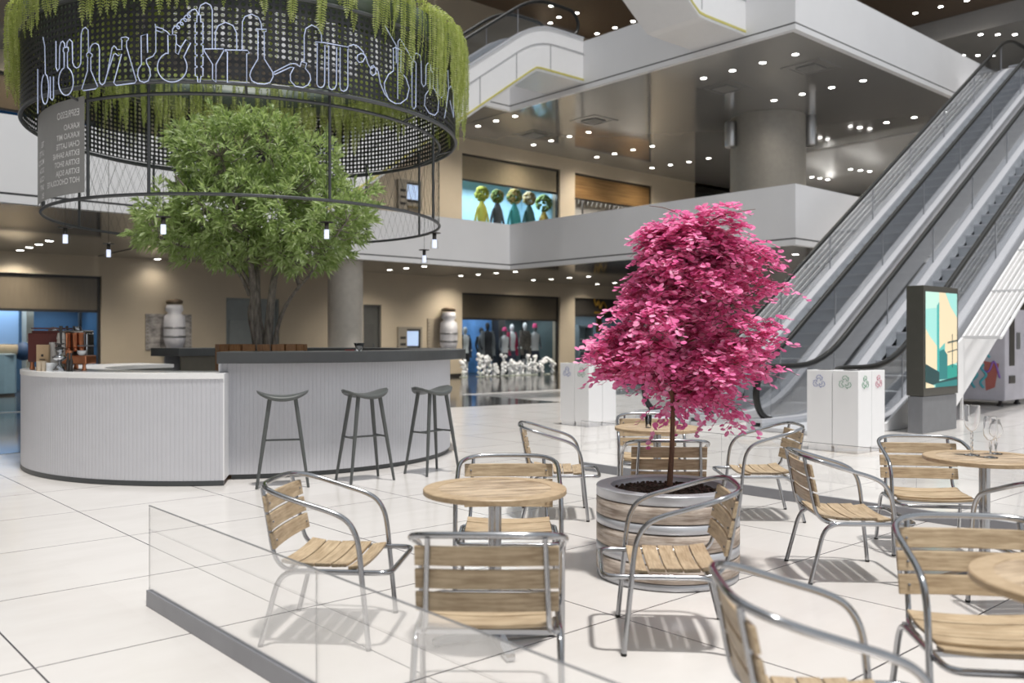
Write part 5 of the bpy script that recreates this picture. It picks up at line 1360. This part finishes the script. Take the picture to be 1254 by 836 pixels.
for i, (x, y) in enumerate(G0):
    if x < 262: lab = 'small round downlight in the ground floor ceiling left of the tree'
    elif x < 540: lab = 'small round downlight in the ground floor ceiling between tree and fashion shop'
    else: lab = 'small round downlight in the ground floor ceiling above the fashion shop'
    downlight(GP(x, y, 3.735), lab, lab.replace('small round downlight', 'downlights'), 26 if (x < 262 and y > 315) else 150)
G1 = [(585.5,154),(607.6,147.7),(630.7,142),(653.4,177),(674.9,172),(697.3,166.8),(720.7,161.4),(731,192),(752.6,187.9),(775.3,183.2),(798.8,178.8),(798.4,205.3),(820.9,201.6),(843.7,198),(867.8,193.6),(861.7,95.4),(896.9,86),(934,76.4),(974,66.3),(947.9,122.6),(982.4,114.9),(1018.5,106.8),(1057,98.5),(1052.7,155.7),(1085.5,149.7),(1119.7,143.3),(1156,137),(1121,177),(25,55),(35,43)]
for i, (x, y) in enumerate(G1):
    if x < 100: lab = 'small round downlight in the upper ceiling at the far left edge'
    elif x < 880 and y > 130: lab = 'small round downlight in the glossy upper ceiling before the upper shops'
    else: lab = 'small round downlight in the glossy upper ceiling near its front edge'
    downlight(GP(x, y, 9.03), lab, lab.replace('small round downlight', 'downlights'), 230 if y > 125 else 50)
G2 = [(675,7),(684.6,20.8),(706.3,15.7),(673.9,27.8),(731,41),(753,33.8),(775.3,26)]
for x, y in G2: downlight(GP(x, y, 14.33), 'small round downlight in the brown top ceiling at the top of the photo', 'downlights in the brown top ceiling', 60)
for x, y in [(1121,16),(1152,8),(1184,0.5)]: downlight(GP(x, y, 14.33), 'small round downlight in the top ceiling at the upper right', 'downlights in the upper right ceiling', 60)
for x, y in [(1201,42),(1222,42),(1243,42),(1179.5,67.5),(1197.5,67.5),(1216,68)]: downlight(GP(x, y, 13.5), 'small round downlight in the pale soffit at the upper right', 'downlights in the pale upper right soffit', 40)
for x, y in [(994,216.5),(1004,218),(1013.5,219.5),(1041.5,207),(1053.5,208.2),(1065,209.5)]: downlight(GP(x, y, 8.18), 'small round downlight in the low cove right of the thick column', 'downlights in the cove right of the column', 40)
for x, y in [(974,311), (1030,322)]: downlight(GP(x, y, 3.735), 'small round downlight beneath the first gallery behind the left escalator', 'downlights behind the left escalator', 42)
# square air vents in the glossy ceiling
def vent(x, y, lab):
    p = GP(x, y, 9.03); t = thing('ceiling_vent', lab, 'vent', p, TH, None)
    m = MB()
    for a, b, c, d in ((-.6,.6,-.6,-.45), (-.6,.6,.45,.6), (-.6,-.45,-.45,.45), (.45,.6,-.45,.45)): m.box(a, b, c, d, -.02, 0)
    m.build('frame', M['ceil'], t)
    m = MB(); m.box(-.3, .3, -.3, .3, -.03, -.001); m.build('core', plain('vent_core', (.22,.22,.215), .4), t)
vent(888, 108, 'square ceiling vent right of the middle, above the left sconce'); vent(993, 83, 'square ceiling vent nearest the bright corner of the upper slab')
vent(727, 147.5, 'square ceiling vent above the amber upper shop'); vent(654, 165, 'square ceiling vent left, above the flower headed figures')

# ================================================================ light, camera
w = bpy.data.worlds.new('world'); scene.world = w; w.use_nodes = True
bg = w.node_tree.nodes['Background']; bg.inputs['Color'].default_value = (.90,.95,1.0,1); bg.inputs['Strength'].default_value = WORLD
sl = bpy.data.lights.new('sun', 'SUN'); sl.energy = SUN; sl.angle = math.radians(3.5); sl.color = (1,.965,.92)
so = bpy.data.objects.new('sun', sl); COL.objects.link(so)
so.rotation_euler = Vector((-.12,.17,-1)).to_track_quat('-Z', 'Y').to_euler(); so.location = (0,0,20)
cd = bpy.data.cameras.new('camera'); cam = bpy.data.objects.new('camera', cd); COL.objects.link(cam)
cam.location = CAM; cam.rotation_euler = (PI/2, 0, 0)
cd.sensor_fit = 'HORIZONTAL'; cd.sensor_width = 36.0; cd.lens = 36.0*F/1254.0; cd.shift_y = -(418.0-YH)/1254.0
cd.clip_start = .05; cd.clip_end = 200
cd.dof.use_dof = True; cd.dof.focus_distance = 6.4; cd.dof.aperture_fstop = cd.lens/17.0
scene.camera = cam
vs_ = scene.view_settings; vs_.view_transform = 'Standard'; vs_.look = 'None'; vs_.exposure = EXPO; vs_.gamma = 1.0; vs_.use_curve_mapping = False
cy = scene.cycles
cy.max_bounces = 10; cy.diffuse_bounces = 4; cy.glossy_bounces = 4; cy.transmission_bounces = 8; cy.transparent_max_bounces = 16
cy.caustics_reflective = False; cy.caustics_refractive = False; cy.sample_clamp_indirect = 6.0
cy.use_denoising = True
